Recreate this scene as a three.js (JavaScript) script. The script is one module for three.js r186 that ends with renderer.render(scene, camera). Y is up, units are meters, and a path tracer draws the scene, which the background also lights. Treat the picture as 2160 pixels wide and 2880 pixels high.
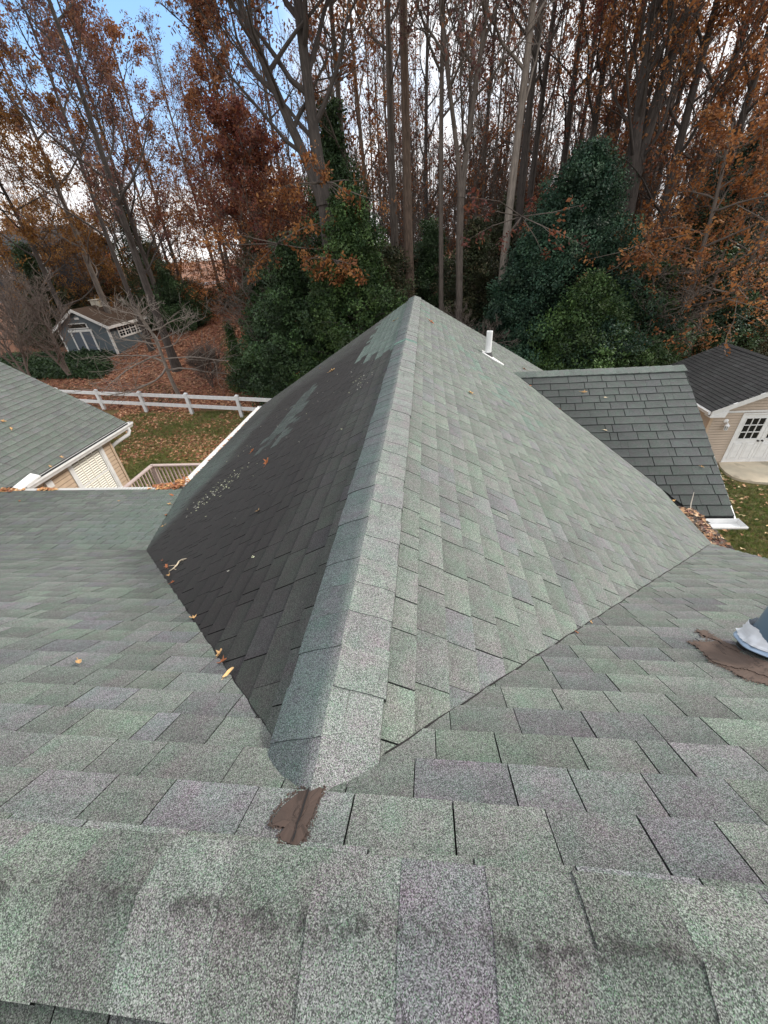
import * as THREE from 'three';
import { mergeGeometries } from 'three/addons/utils/BufferGeometryUtils.js';

// ------------------------------------------------------------------ camera, sky, sun, exposure
// house coordinates: X right, Y up from the eye, Z away along the long ridge; the world is (X, Y + 8, -Z)
const EYE = 8;
const P = (x, y, z) => new THREE.Vector3(x, y + EYE, -z);
const scene = new THREE.Scene();
const camera = new THREE.PerspectiveCamera(106.16, 2160 / 2880, 0.05, 1500);
const CR = [0.99363023, -0.06831493, 0.08962165], CD = [-0.0047104, -0.81977922, -0.57266033], CF = [-0.11259122, -0.56859046, 0.8148792];
camera.matrixAutoUpdate = true;
camera.position.copy(P(0, 0, 0));
camera.quaternion.setFromRotationMatrix(new THREE.Matrix4().makeBasis(
  new THREE.Vector3(CR[0], CR[1], -CR[2]), new THREE.Vector3(-CD[0], -CD[1], CD[2]), new THREE.Vector3(-CF[0], -CF[1], CF[2])));
scene.add(camera);

const SUN_DIR = new THREE.Vector3(0.80, 0.68, -0.30).normalize();
const sun = new THREE.DirectionalLight(new THREE.Color(1, 0.93, 0.84), 2.0);
sun.position.copy(SUN_DIR).multiplyScalar(120).add(new THREE.Vector3(0, 5, -20));
sun.target.position.set(0, 5, -20); sun.castShadow = true; sun.shadow.radius = 24;
Object.assign(sun.shadow.camera, { left: -70, right: 70, top: 70, bottom: -70, near: 1, far: 300 });
sun.shadow.mapSize.set(2048, 2048);
scene.add(sun, sun.target);

const renderer = new THREE.WebGLRenderer({ antialias: true });
renderer.setSize(768, 1024);
renderer.toneMapping = THREE.LinearToneMapping; renderer.toneMappingExposure = 1.42;
renderer.shadowMap.enabled = true; renderer.shadowMap.type = THREE.PCFSoftShadowMap;

// ------------------------------------------------------------------ noise
function rng(seed) { let a = seed >>> 0; return () => { a = (a + 0x6D2B79F5) >>> 0; let t = a; t = Math.imul(t ^ (t >>> 15), t | 1); t ^= t + Math.imul(t ^ (t >>> 7), t | 61); return ((t ^ (t >>> 14)) >>> 0) / 4294967296; }; }
const hash2 = (x, y, s = 0) => { let h = Math.imul(x | 0, 374761393) + Math.imul(y | 0, 668265263) + Math.imul(s | 0, 2147483647 / 7 | 0); h = Math.imul(h ^ (h >>> 13), 1274126177); h ^= h >>> 16; return (h >>> 0) / 4294967296; };
const sm = (t) => t * t * (3 - 2 * t);
function vnoise(x, y, s = 0, per = 0) {
  const xi = Math.floor(x), yi = Math.floor(y), fx = sm(x - xi), fy = sm(y - yi), w = (k) => per ? ((k % per) + per) % per : k;
  const a = hash2(w(xi), w(yi), s), b = hash2(w(xi + 1), w(yi), s), c = hash2(w(xi), w(yi + 1), s), d = hash2(w(xi + 1), w(yi + 1), s);
  return (a + (b - a) * fx) * (1 - fy) + (c + (d - c) * fx) * fy;
}
const fbm = (x, y, s = 0, o = 4, per = 0) => { let v = 0, a = 0.5, n = 0; for (let k = 0; k < o; k++) { v += a * vnoise(x, y, s + k * 17, per); n += a; x *= 2; y *= 2; per *= 2; a *= 0.5; } return v / n; };
const clamp = (v, a = 0, b = 1) => Math.min(b, Math.max(a, v));
const mix = (a, b, t) => a + (b - a) * t;
const mix3 = (a, b, t) => [mix(a[0], b[0], t), mix(a[1], b[1], t), mix(a[2], b[2], t)];
const step = (a, b, x) => sm(clamp((x - a) / (b - a)));

// sky: broken bright cloud with a hole of blue to the left, brightest round the veiled sun
{
  const W = 1024, H = 512, d = new Float32Array(W * H * 4);
  for (let j = 0; j < H; j++) for (let i = 0; i < W; i++) {
    const lat = ((j + 0.5) / H - 0.5) * Math.PI, lon = ((i + 0.5) / W - 0.5) * 2 * Math.PI;
    const x = Math.cos(lat) * Math.cos(lon), y = Math.sin(lat), z = Math.cos(lat) * Math.sin(lon);
    const up = Math.max(y, 0);
    // cloud sheet overhead, as seen from below
    const u = x / (up + 0.22), v = z / (up + 0.22);
    let c = fbm(u * 1.3 + 7.3, v * 1.3 + 2.1, 5, 5);
    const wx = -0.50, wy = 0.42, wz = -0.77, l = Math.hypot(wx, wy, wz);
    const hole = Math.max(0, (x * wx + y * wy + z * wz) / l);
    c += 0.36 - 0.66 * Math.pow(hole, 16);
    c = step(0.40, 0.66, c);
    const glow = Math.max(0, x * SUN_DIR.x + y * SUN_DIR.y + z * SUN_DIR.z);
    const g = 0.38 * Math.pow(glow, 4) + 0.5 * Math.pow(glow, 16);
    const blue = mix3([0.42, 0.66, 0.95], [0.13, 0.37, 0.80], Math.pow(up, 0.45));
    const wb = 0.80 + 0.32 * fbm(u * 3.1 + 1, v * 3.1 + 9, 31, 4);
    let col = mix3(blue, [0.98 * wb, 1.0 * wb, 1.04 * wb], c);
    const hz = Math.pow(1 - up, 8);
    col = mix3(col, [1.02, 1.0, 0.97], 0.75 * hz);
    if (y < 0) col = mix3(col, [0.16, 0.13, 0.10], step(0, 0.12, -y));
    const k = (j * W + i) * 4, m = y < 0 ? 0 : g;
    d[k] = col[0] + m; d[k + 1] = col[1] + 0.96 * m; d[k + 2] = col[2] + 0.9 * m; d[k + 3] = 1;
  }
  const t = new THREE.DataTexture(d, W, H, THREE.RGBAFormat, THREE.FloatType);
  t.mapping = THREE.EquirectangularReflectionMapping; t.magFilter = t.minFilter = THREE.LinearFilter; t.wrapS = THREE.RepeatWrapping; t.colorSpace = THREE.LinearSRGBColorSpace; t.needsUpdate = true;
  scene.background = t; scene.environment = t;
}

// ------------------------------------------------------------------ textures and materials
function tex(size, fn, { srgb = true } = {}) {
  const d = new Uint8Array(size * size * 4);
  const enc = (v) => srgb ? (v <= 0.0031308 ? 12.92 * v : 1.055 * Math.pow(v, 1 / 2.4) - 0.055) : v;
  for (let j = 0; j < size; j++) for (let i = 0; i < size; i++) {
    const c = fn(i, j, i / size, j / size), k = (j * size + i) * 4;
    for (let q = 0; q < 3; q++) d[k + q] = Math.round(255 * clamp(enc(clamp(c[q]))));
    d[k + 3] = 255;
  }
  const t = new THREE.DataTexture(d, size, size, THREE.RGBAFormat);
  t.wrapS = t.wrapT = THREE.RepeatWrapping; t.magFilter = THREE.LinearFilter; t.minFilter = THREE.LinearMipmapLinearFilter; t.generateMipmaps = true;
  if (srgb) t.colorSpace = THREE.SRGBColorSpace; t.needsUpdate = true; return t;
}
// roof granules: 2 m tile, about 2 mm to a pixel; mean about 0.5 so that vertex colours are twice the surface colour
const GRANULE = (() => {
  const S = 1024, r = rng(11), g = new Float32Array(S * S), h = new Float32Array(S * S);
  for (let k = 0; k < g.length; k++) { const v = r(); g[k] = v < 0.36 ? 0.03 + 0.14 * r() : v < 0.88 ? 0.36 + 0.32 * r() : 0.95 + 0.6 * r(); h[k] = r(); }
  const at = (a, i, j) => a[((j + S) % S) * S + (i + S) % S];
  return tex(S, (i, j, u, v) => {
    // granules two pixels across, offset from row to row
    const jj = j >> 1 << 1, ii = ((i + (jj & 2 ? 1 : 0)) >> 1) << 1, q = at(g, ii, jj) * 0.8 + 0.2 * at(g, i + 7, j + 3);
    const hue = (fbm(u * 12, v * 12, 3, 3, 12) - 0.5) * 0.6, lum = 1 + 0.30 * (fbm(u * 9 + 5, v * 9, 9, 3, 9) - 0.5);
    const t = at(h, ii, jj), gn = t < 0.16 ? 0.22 : 0, pu = t > 0.88 ? 0.12 : 0;
    return [q * lum * (1 - 0.42 * hue + pu - gn * 0.5), q * lum * (1 + 0.26 * hue + gn), q * lum * (1 - 0.12 * hue + pu * 1.4 - gn * 0.4)];
  });
})();
const STUCCO = tex(256, (i, j, u, v) => { const a = 0.86 + 0.22 * (fbm(u * 8, v * 8, 21, 5, 8) - 0.5); return [a, a, a]; });
const BARK = tex(512, (i, j, u, v) => { const s = Math.abs(fbm(u * 24, v * 6, 41, 4, 24) - 0.5) * 2, a = 0.35 + 0.75 * Math.pow(s, 0.7) + 0.3 * (fbm(u * 5, v * 5, 45, 3, 5) - 0.5); return [a, a * 0.97, a * 0.93]; });
const LITTER = tex(1024, (() => {
  // fallen leaves lying over each other, drawn as small pointed ovals
  const S = 1024, r = rng(77), b = new Float32Array(S * S * 3);
  for (let k = 0; k < S * S; k++) { const n = 0.4 + 0.5 * r(); b[k * 3] = n * 0.5; b[k * 3 + 1] = n * 0.42; b[k * 3 + 2] = n * 0.34; }
  for (let n = 0; n < 9000; n++) {
    const cx = r() * S, cy = r() * S, a = r() * 6.283, L = 9 + 12 * r(), Wd = L * (0.3 + 0.25 * r()), t = r(), l = 0.45 + 0.75 * r();
    const c = t < 0.5 ? [1, 0.60, 0.38] : t < 0.8 ? [0.85, 0.62, 0.46] : t < 0.93 ? [1.2, 0.95, 0.6] : [0.55, 0.36, 0.28];
    for (let y = -L; y <= L; y++) for (let x = -L; x <= L; x++) {
      const p = (x * Math.cos(a) + y * Math.sin(a)) / L, q = (-x * Math.sin(a) + y * Math.cos(a)) / Wd;
      if (Math.abs(q) < (1 - p * p) * (0.75 + 0.25 * Math.sin(p * 14))) { const k = ((((cy + y) | 0) + S) % S * S + (((cx + x) | 0) + S) % S) * 3, s = l * (0.85 + 0.3 * (q > 0)); b[k] = c[0] * s; b[k + 1] = c[1] * s; b[k + 2] = c[2] * s; }
    }
  }
  return (i, j) => { const k = (j * S + i) * 3; return [b[k] * 0.72, b[k + 1] * 0.72, b[k + 2] * 0.72]; };
})());
const CONCRETE = tex(512, (i, j, u, v) => { const a = 0.8 + 0.4 * (fbm(u * 6, v * 6, 61, 6, 6) - 0.5) - 0.25 * step(0.6, 0.75, fbm(u * 4, v * 4, 66, 4, 4)), w = fbm(u * 3, v * 3, 64, 3, 3); return [a * (1 + 0.1 * w), a * (0.98 + 0.03 * w), a * 0.9]; });
const M = (color, o = {}) => { const { v, ...rest } = o; const m = new THREE.MeshStandardMaterial({ roughness: 0.85, ...rest }); m.color.setRGB(...color); if (v) m.vertexColors = true; return m; };
const MAT = {
  shingle: M([1, 1, 1], { map: GRANULE, vertexColors: true, roughness: 0.95 }),
  deck: M([0.022, 0.022, 0.024], { roughness: 1 }),
  tar: M([0.078, 0.055, 0.048], { map: CONCRETE, bumpMap: CONCRETE, bumpScale: 0.006, roughness: 0.85 }), collarShade: M([0.012, 0.012, 0.013], { roughness: 0.7 }), sidingGap: M([0.15, 0.105, 0.07]), crack: M([0.012, 0.01, 0.01]),
  white: M([0.88, 0.88, 0.87], { map: STUCCO, roughness: 0.45 }), whiteOld: M([0.62, 0.62, 0.60], { map: STUCCO, roughness: 0.6 }),
  darkGutter: M([0.035, 0.045, 0.06], { roughness: 0.5 }),
  siding: M([0.62, 0.47, 0.34], { map: STUCCO, roughness: 0.6 }), sidingG: M([0.58, 0.47, 0.37], { map: STUCCO, roughness: 0.6 }),
  glass: new THREE.MeshPhysicalMaterial({ color: 0xffffff, transmission: 1, thickness: 0, roughness: 0.03, ior: 1.45 }),
  darkGlass: M([0.012, 0.013, 0.016], { roughness: 0.08 }),
  shutter: M([0.86, 0.83, 0.74], { roughness: 0.5 }),
  pipe: M([0.13, 0.20, 0.27], { map: STUCCO, roughness: 0.35 }), collar: M([0.33, 0.43, 0.56], { roughness: 0.35, metalness: 0.2 }), sealant: M([0.80, 0.82, 0.86], { map: STUCCO, roughness: 0.55 }),
  rail: M([0.55, 0.44, 0.40], { map: STUCCO, roughness: 0.7 }),
  shedWall: M([0.11, 0.135, 0.15], { map: STUCCO, roughness: 0.8 }), shedDoor: M([0.11, 0.13, 0.16], { map: STUCCO }), shedRoof: M([0.10, 0.085, 0.075], { map: LITTER, roughness: 1 }), shedTrim: M([0.80, 0.78, 0.74], { map: STUCCO }),
  bronze: M([0.06, 0.05, 0.045], { roughness: 0.35, metalness: 0.6 }),
  darkHouse: M([0.045, 0.045, 0.05], { map: STUCCO }), greyRoof: M([0.16, 0.16, 0.18], { map: STUCCO }), darkRoof: M([0.03, 0.03, 0.034], { map: STUCCO }), brick: M([0.20, 0.09, 0.06], { map: STUCCO }),
  asphalt: M([0.16, 0.16, 0.17], { map: STUCCO }), concrete: M([0.64, 0.59, 0.49], { map: CONCRETE, roughness: 0.9 }),
  ground: M([1, 1, 1], { map: LITTER, vertexColors: true, roughness: 1 }),
  bark: M([0.18, 0.15, 0.13], { map: BARK, roughness: 0.95 }), barkDark: M([0.10, 0.085, 0.077], { map: BARK, roughness: 0.95 }), barkBrown: M([0.21, 0.15, 0.115], { map: BARK, roughness: 0.95 }), barkPale: M([0.38, 0.33, 0.29], { map: BARK, roughness: 0.95 }), barkPink: M([0.24, 0.19, 0.165], { map: BARK, roughness: 0.95 }),
  leaf: new THREE.MeshPhysicalMaterial({ color: 0xffffff, roughness: 0.75, transmission: 0.5, thickness: 0, specularIntensity: 0.3 }),
  fleck: M([1, 1, 1], { roughness: 0.9 }),
  green: new THREE.MeshPhysicalMaterial({ color: 0xffffff, roughness: 0.5, transmission: 0.12, thickness: 0, specularIntensity: 0.5 }),
  fallen: M([1, 1, 1], { roughness: 0.8, vertexColors: true }),
};

// ------------------------------------------------------------------ helpers
const taken = {};
const numbered = (n) => { const k = (taken[n] = (taken[n] || 0) + 1) - 1; return k ? n + '_' + String(k).padStart(3, '0') : n; };
function tag(o, label, category, group, kind) { if (label) o.userData.label = label; if (category) o.userData.category = category; if (group) o.userData.group = group; if (kind) o.userData.kind = kind; return o; }
const shade = (o) => { o.castShadow = o.receiveShadow = true; return o; };
function mesh(name, geo, mat, parent = scene, top = false) { const m = shade(new THREE.Mesh(geo, mat)); m.name = parent === scene || top ? numbered(name) : name; parent.add(m); return m; }
// a part called again on the same parent gets the next number
function part(name, geo, mat, parent) { const c = (parent.userData.__n ||= {}); const k = (c[name] = (c[name] || 0) + 1) - 1; const m = shade(new THREE.Mesh(geo, mat)); m.name = k ? name + '_' + String(k).padStart(3, '0') : name; parent.add(m); return m; }
function thing(name, pos, label, category, group) { const g = new THREE.Group(); g.name = numbered(name); if (pos) g.position.copy(pos); tag(g, label, category, group); scene.add(g); return g; }
// triangle collector
const WHITE3 = [1, 1, 1];
class MB {
  constructor(colors) { this.p = []; this.u = []; this.c = colors ? [] : null; }
  tri(a, b, c, ua, ub, uc, ca, cb, cc) { for (const v of [a, b, c]) this.p.push(v.x, v.y, v.z); for (const w of [ua, ub, uc]) this.u.push(w ? w[0] : 0, w ? w[1] : 0); if (this.c) for (const q of [ca || WHITE3, cb || ca || WHITE3, cc || ca || WHITE3]) this.c.push(q[0], q[1], q[2]); return this; }
  quad(a, b, c, d, uv, col) { const U = uv || [[0, 0], [a.distanceTo(b), 0], [a.distanceTo(b), a.distanceTo(d)], [0, a.distanceTo(d)]]; const C = col && Array.isArray(col[0]) ? col : [col, col, col, col]; this.tri(a, b, c, U[0], U[1], U[2], C[0], C[1], C[2]); return this.tri(a, c, d, U[0], U[2], U[3], C[0], C[2], C[3]); }
  // box between two corners in house axes, or a bar with a cross-section along a segment
  hex(v) { const [a, b, c, d, e, f, g, h] = v; this.quad(a, b, c, d); this.quad(e, f, g, h); this.quad(a, b, f, e); this.quad(b, c, g, f); this.quad(c, d, h, g); return this.quad(d, a, e, h); }
  box(x0, x1, y0, y1, z0, z1) { return this.hex([P(x0, y0, z0), P(x1, y0, z0), P(x1, y0, z1), P(x0, y0, z1), P(x0, y1, z0), P(x1, y1, z0), P(x1, y1, z1), P(x0, y1, z1)]); }
  bar(a, b, w, h, up = new THREE.Vector3(0, 1, 0)) { const t = b.clone().sub(a).normalize(), s = t.clone().cross(up).normalize().multiplyScalar(w / 2), n = s.clone().cross(t).normalize().multiplyScalar(h / 2); const q = (o) => [o.clone().sub(s).sub(n), o.clone().add(s).sub(n), o.clone().add(s).add(n), o.clone().sub(s).add(n)]; return this.hex([...q(a), ...q(b)]); }
  add(geo, m) { const g = (m ? geo.clone().applyMatrix4(m) : geo); const q = g.index ? g.toNonIndexed() : g; this.p.push(...q.attributes.position.array); const n = q.attributes.position.count; if (q.attributes.uv) this.u.push(...q.attributes.uv.array); else for (let k = 0; k < n * 2; k++) this.u.push(0); if (this.c) for (let k = 0; k < n; k++) this.c.push(1, 1, 1); return this; }
  geo() { const g = new THREE.BufferGeometry(); g.setAttribute('position', new THREE.Float32BufferAttribute(this.p, 3)); g.setAttribute('uv', new THREE.Float32BufferAttribute(this.u, 2)); if (this.c) g.setAttribute('color', new THREE.Float32BufferAttribute(this.c, 3)); g.computeVertexNormals(); return g; }
}
const BOX = (...a) => new MB().box(...a).geo();
// indexed tube with smooth normals
function tube(pts, rad, seg = 7, out = null, vs = 1) {
  const pos = out ? out.pos : [], uv = out ? out.uv : [], idx = out ? out.idx : [], base = pos.length / 3, up = new THREE.Vector3(0.31, 0.2, 0.93), T = new THREE.Vector3(), S = new THREE.Vector3(), N = new THREE.Vector3(); let len = 0;
  for (let k = 0; k < pts.length; k++) {
    T.subVectors(pts[Math.min(k + 1, pts.length - 1)], pts[Math.max(k - 1, 0)]).normalize(); S.crossVectors(T, Math.abs(T.dot(up)) > 0.95 ? new THREE.Vector3(1, 0, 0) : up).normalize(); N.crossVectors(S, T);
    if (k) len += pts[k].distanceTo(pts[k - 1]);
    for (let i = 0; i <= seg; i++) { const a = (i / seg) * Math.PI * 2, c = Math.cos(a) * rad[k], s = Math.sin(a) * rad[k]; pos.push(pts[k].x + S.x * c + N.x * s, pts[k].y + S.y * c + N.y * s, pts[k].z + S.z * c + N.z * s); uv.push(i / seg * vs, len / 3); }
  }
  for (let k = 0; k < pts.length - 1; k++) for (let i = 0; i < seg; i++) { const a = base + k * (seg + 1) + i, b = a + seg + 1; idx.push(a, b, a + 1, b, b + 1, a + 1); }
  if (!out) return tubeGeo({ pos, uv, idx });
}
const newTubes = () => ({ pos: [], uv: [], idx: [] });
function tubeGeo(o) { const g = new THREE.BufferGeometry(); g.setAttribute('position', new THREE.Float32BufferAttribute(o.pos, 3)); g.setAttribute('uv', new THREE.Float32BufferAttribute(o.uv, 2)); g.setIndex(o.idx); g.computeVertexNormals(); return g; }
// the ray through a pixel of the 2160 x 2880 frame, in house axes; used to measure positions
function ray(px, py) { const c = [px - 1080, py - 1440, 1082], v = [0, 1, 2].map((k) => CR[k] * c[0] + CD[k] * c[1] + CF[k] * c[2]); const l = Math.hypot(...v); return v.map((q) => q / l); }
const atZ = (px, py, z) => { const r = ray(px, py), s = z / r[2]; return [r[0] * s, r[1] * s, z]; };
const atX = (px, py, x) => { const r = ray(px, py), s = x / r[0]; return [x, r[1] * s, r[2] * s]; };
const toPx = (v) => { const x = v.x, y = v.y - EYE, z = -v.z, f = CF[0] * x + CF[1] * y + CF[2] * z; if (f < 0.05) return null; return [(CR[0] * x + CR[1] * y + CR[2] * z) / f * 1082 + 1080, (CD[0] * x + CD[1] * y + CD[2] * z) / f * 1082 + 1440]; };

// ------------------------------------------------------------------ ground
const GP = [[-40, -8], [16, -8], [24, -7.65], [34, -6.2], [70, -3.1], [120, -2.2], [300, -1.5], [900, -1.5]];
function ground(x, z) {
  let y = -1.5; for (let k = 0; k < GP.length - 1; k++) if (z <= GP[k + 1][0]) { const t = clamp((z - GP[k][0]) / (GP[k + 1][0] - GP[k][0])); y = mix(GP[k][1], GP[k + 1][1], t); break; }
  const s = step(18, 30, z); return y + s * 0.5 * (fbm(x * 0.13 + 20, z * 0.13 + 20, 90, 3) - 0.5) - 0.02;
}
{
  const line = (a) => { const r = []; for (let k = 0; k < a.length - 1; k++) { const [s, d] = a[k], e = a[k + 1][0]; for (let v = s; v < e - 1e-6; v += d) r.push(v); } r.push(a[a.length - 1][0]); return r; };
  const xs = line([[-900, 120], [-180, 30], [-60, 1.2], [-30, 0.4], [22, 1.2], [60, 30], [180, 120], [900, 1]]), zs = line([[-60, 12], [0, 0.5], [44, 2], [100, 20], [300, 100], [900, 1]]);
  const pos = [], uv = [], col = [], idx = [];
  for (const z of zs) for (const x of xs) {
    pos.push(x, ground(x, z) + EYE, -z); uv.push(x / 2.6, z / 2.6);
    const n = fbm(x * 0.45, z * 0.45, 51, 4), m = fbm(x * 1.7, z * 1.7, 55, 3);
    const grass = [0.08, 0.13, 0.03], litter = [0.43, 0.275, 0.20], dry = [0.21, 0.18, 0.11], soil = [0.26, 0.21, 0.18];
    let c;
    const fenceZ = 22.3 + (x + 18) * -0.17;
    if (x > 3) c = z < 15.5 ? mix3([0.12, 0.18, 0.045], [0.20, 0.22, 0.08], m) : mix3(litter, soil, 0.3 * n);
    else if (z < fenceZ - 4 && x > -24) c = mix3([0.20, 0.25, 0.075], [0.34, 0.27, 0.14], clamp(step(0.45, 0.7, n) * 0.5 + step(15.5, 19, z) * 0.5));
    else if (z < fenceZ + 0.6) c = mix3([0.36, 0.27, 0.17], [0.19, 0.23, 0.08], step(0.35, 0.6, m * 0.6 + n * 0.4) * 0.7);
    else if (z < fenceZ + 4.5) c = mix3(dry, litter, step(0.38, 0.58, n));
    else c = mix3(litter, soil, step(0.55, 0.7, n) * 0.8);
    c = c.map((v) => v * (0.9 + 0.3 * m));
    col.push(...c);
  }
  const W = xs.length; for (let j = 0; j < zs.length - 1; j++) for (let i = 0; i < W - 1; i++) { const a = j * W + i; idx.push(a, a + 1, a + W, a + 1, a + W + 1, a + W); }
  const g = new THREE.BufferGeometry(); g.setAttribute('position', new THREE.Float32BufferAttribute(pos, 3)); g.setAttribute('uv', new THREE.Float32BufferAttribute(uv, 2)); g.setAttribute('color', new THREE.Float32BufferAttribute(col, 3)); g.setIndex(idx); g.computeVertexNormals();
  tag(mesh('ground', g, MAT.ground), 'lawn and leaf covered ground around the houses', null, null, 'structure');
  // the road at the back of the wood
  const b = new MB(); for (let x = -80; x < 30; x += 4) { const z0 = 68 + 0.06 * (x + 40), q = (xx, zz) => P(xx, ground(xx, zz) + 0.05, zz); b.quad(q(x, z0), q(x + 4, z0 + 0.24), q(x + 4, z0 + 4.6), q(x, z0 + 4.4)); }
  tag(mesh('road', b.geo(), MAT.asphalt), 'grey asphalt lane seen beyond the trees on the left', null, null, 'structure');
}

// ------------------------------------------------------------------ the house and its roofs
const house = thing('house', P(0, -EYE, 8), 'tan sided house under mossy green grey shingle roofs that fill the foreground', 'house');
const hp = (name, geo, mat) => { geo.translate(0, 0, 8); return part(name, geo, mat, house); };   // house group stands at Z = 8

const YR = -1.585, XR = -0.40, tM = 0.6, tL = 0.565, tR = 0.584, tLM = 0.266, tW = 0.64, tG = 0.385;
const fM = (x, z) => -1.2836 - tM * z, fN = (x, z) => -1.2836 - tM * 0.388 + tM * z, fL = (x) => YR - tL * (XR - x), fR = (x) => YR - tR * (x - XR);
const fLM = (x, z) => -4.18 - tLM * (z - 4.83), fW = (x) => -5.36 - tW * (x + 12.6), fG = (x, z) => -3.27 - tG * (11.6 - z);
const sag = (x, z) => 0.016 * (fbm(x * 1.1 + 40, z * 1.1 + 40, 71, 2) - 0.5);

function clip(poly, f) {
  const o = []; for (let k = 0; k < poly.length; k++) { const a = poly[k], b = poly[(k + 1) % poly.length], fa = f(a[0], a[1]), fb = f(b[0], b[1]); if (fa >= 0) o.push(a); if ((fa >= 0) !== (fb >= 0)) { const t = fa / (fa - fb); o.push([mix(a[0], b[0], t), mix(a[1], b[1], t)]); } }
  return o;
}
const area2 = (q) => { let s = 0; for (let k = 0; k < q.length; k++) { const a = q[k], b = q[(k + 1) % q.length]; s += a[0] * b[1] - a[1] * b[0]; } return Math.abs(s) / 2; };
// one roof plane: its deck, and its shingles as a list of pieces {geo, px} to be handed out as parts
const PIECES = [];
function slope(o) {
  const r = rng(o.seed), t = o.t, cs = 1 / Math.sqrt(1 + t * t), run = o.exp * cs, list = [];
  const emit = (poly, lo, hi, tone, kd) => {
    if (poly.length < 3 || area2(poly) < 2e-4) return;
    const b = new MB(true), y0 = (x, z) => o.y(x, z) + sag(x, z), ou = r() * 2, ov = r() * 2;
    const dd = (x, z) => o.axis === 'x' ? o.dir * (z - o.d0) : o.dir * (x - o.d0);
    const lift = (d) => mix(0.004, 0.017, clamp((d - lo) / (hi - lo))) * (o.lift || 1);
    const top = poly.map(([x, z]) => P(x, y0(x, z) + lift(dd(x, z)) + kd, z)), bot = poly.map(([x, z]) => P(x, y0(x, z) - 0.016, z));
    const uv = poly.map(([x, z]) => o.axis === 'x' ? [(x + ou) / TS, (dd(x, z) / cs + ov) / TS] : [(z + ou) / TS, (dd(x, z) / cs + ov) / TS]);
    const col = poly.map(([x, z]) => { const k = ALB * mix(1 - (o.band ?? 0.2), 1.06, step(-0.02, 0.75, (dd(x, z) - lo) / (hi - lo))); return tone(x, z).map((v) => v * k); });   // head of each tab painted darker, as shade under the course above
    const dark = col.map((c) => c.map((v) => v * 0.4));
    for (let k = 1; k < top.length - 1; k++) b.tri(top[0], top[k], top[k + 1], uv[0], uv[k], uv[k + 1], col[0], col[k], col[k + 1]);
    for (let k = 0; k < top.length; k++) { const n = (k + 1) % top.length; b.quad(top[k], top[n], bot[n], bot[k], [uv[k], uv[n], uv[n], uv[k]], [dark[k], dark[n], dark[n], dark[k]]); }
    let px = 0; const q = top.map(toPx); if (q.every((v) => v)) { const inside = q.map(([x, y]) => [clamp(x, 0, 2160), clamp(y, 0, 2880)]); px = area2(inside); }
    if (o.hidden) px = 0;
    PIECES.push({ b, px, owner: o.name }); list.push(1);
  };
  for (let k = 0; k < o.n; k++) {
    const lo = k * run + (o.off || 0), hi = lo + run; let s = o.s0 - r() * 0.4;
    const wob = () => (r() - 0.5) * 0.005;
    while (s < o.s1) {
      const w = mix(o.w[0], o.w[1], r()), narrow = r() < 0.12, ww = narrow ? w * 0.42 : w, gap = r() < 0.3 ? 0.004 : o.gap || 0.009;
      const sh = (d) => (o.shear || 0) * d, a = s, e = s + ww - gap, h1 = hi + wob(), h2 = hi + wob(), up = lo - 0.025;
      const raw = [[a + sh(up), up], [e + sh(up), up], [e + sh(h2), h2], [a + sh(h1), h1]];
      let poly = raw.map(([q, d]) => o.axis === 'x' ? [q, o.d0 + o.dir * d] : [o.d0 + o.dir * d, q]);
      const tn = o.tone(r, k, s);
      const kd = (r() - 0.5) * 0.003;
      for (const region of o.regions) { let q = poly; for (const f of region) { q = clip(q, f); if (q.length < 3) break; } emit(q, lo, hi, tn, kd); }
      s += ww;
    }
  }
  // deck under them
  const db = new MB();
  for (const region of o.regions) {
    const L = o.n * run + (o.off || 0); let q = o.axis === 'x' ? [[o.s0, o.d0], [o.s1, o.d0], [o.s1, o.d0 + o.dir * L], [o.s0, o.d0 + o.dir * L]] : [[o.d0, o.s0], [o.d0, o.s1], [o.d0 + o.dir * L, o.s1], [o.d0 + o.dir * L, o.s0]];
    for (const f of region) q = clip(q, (x, z) => f(x, z) + 0.02); if (q.length < 3) continue;
    const a = q.map(([x, z]) => P(x, o.y(x, z) - 0.025, z)), c = q.map(([x, z]) => P(x, o.y(x, z) - 0.14, z));
    for (let k = 1; k < a.length - 1; k++) { db.tri(a[0], a[k], a[k + 1]); db.tri(c[0], c[k], c[k + 1]); }
    for (let k = 0; k < a.length; k++) { const n = (k + 1) % a.length; db.quad(a[k], a[n], c[n], c[k]); }
  }
  return db;
}
const rough2 = (c, r, d = 0.12) => { const k = 1 - d + 2 * d * r(); return c.map((v) => v * k); };
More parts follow.
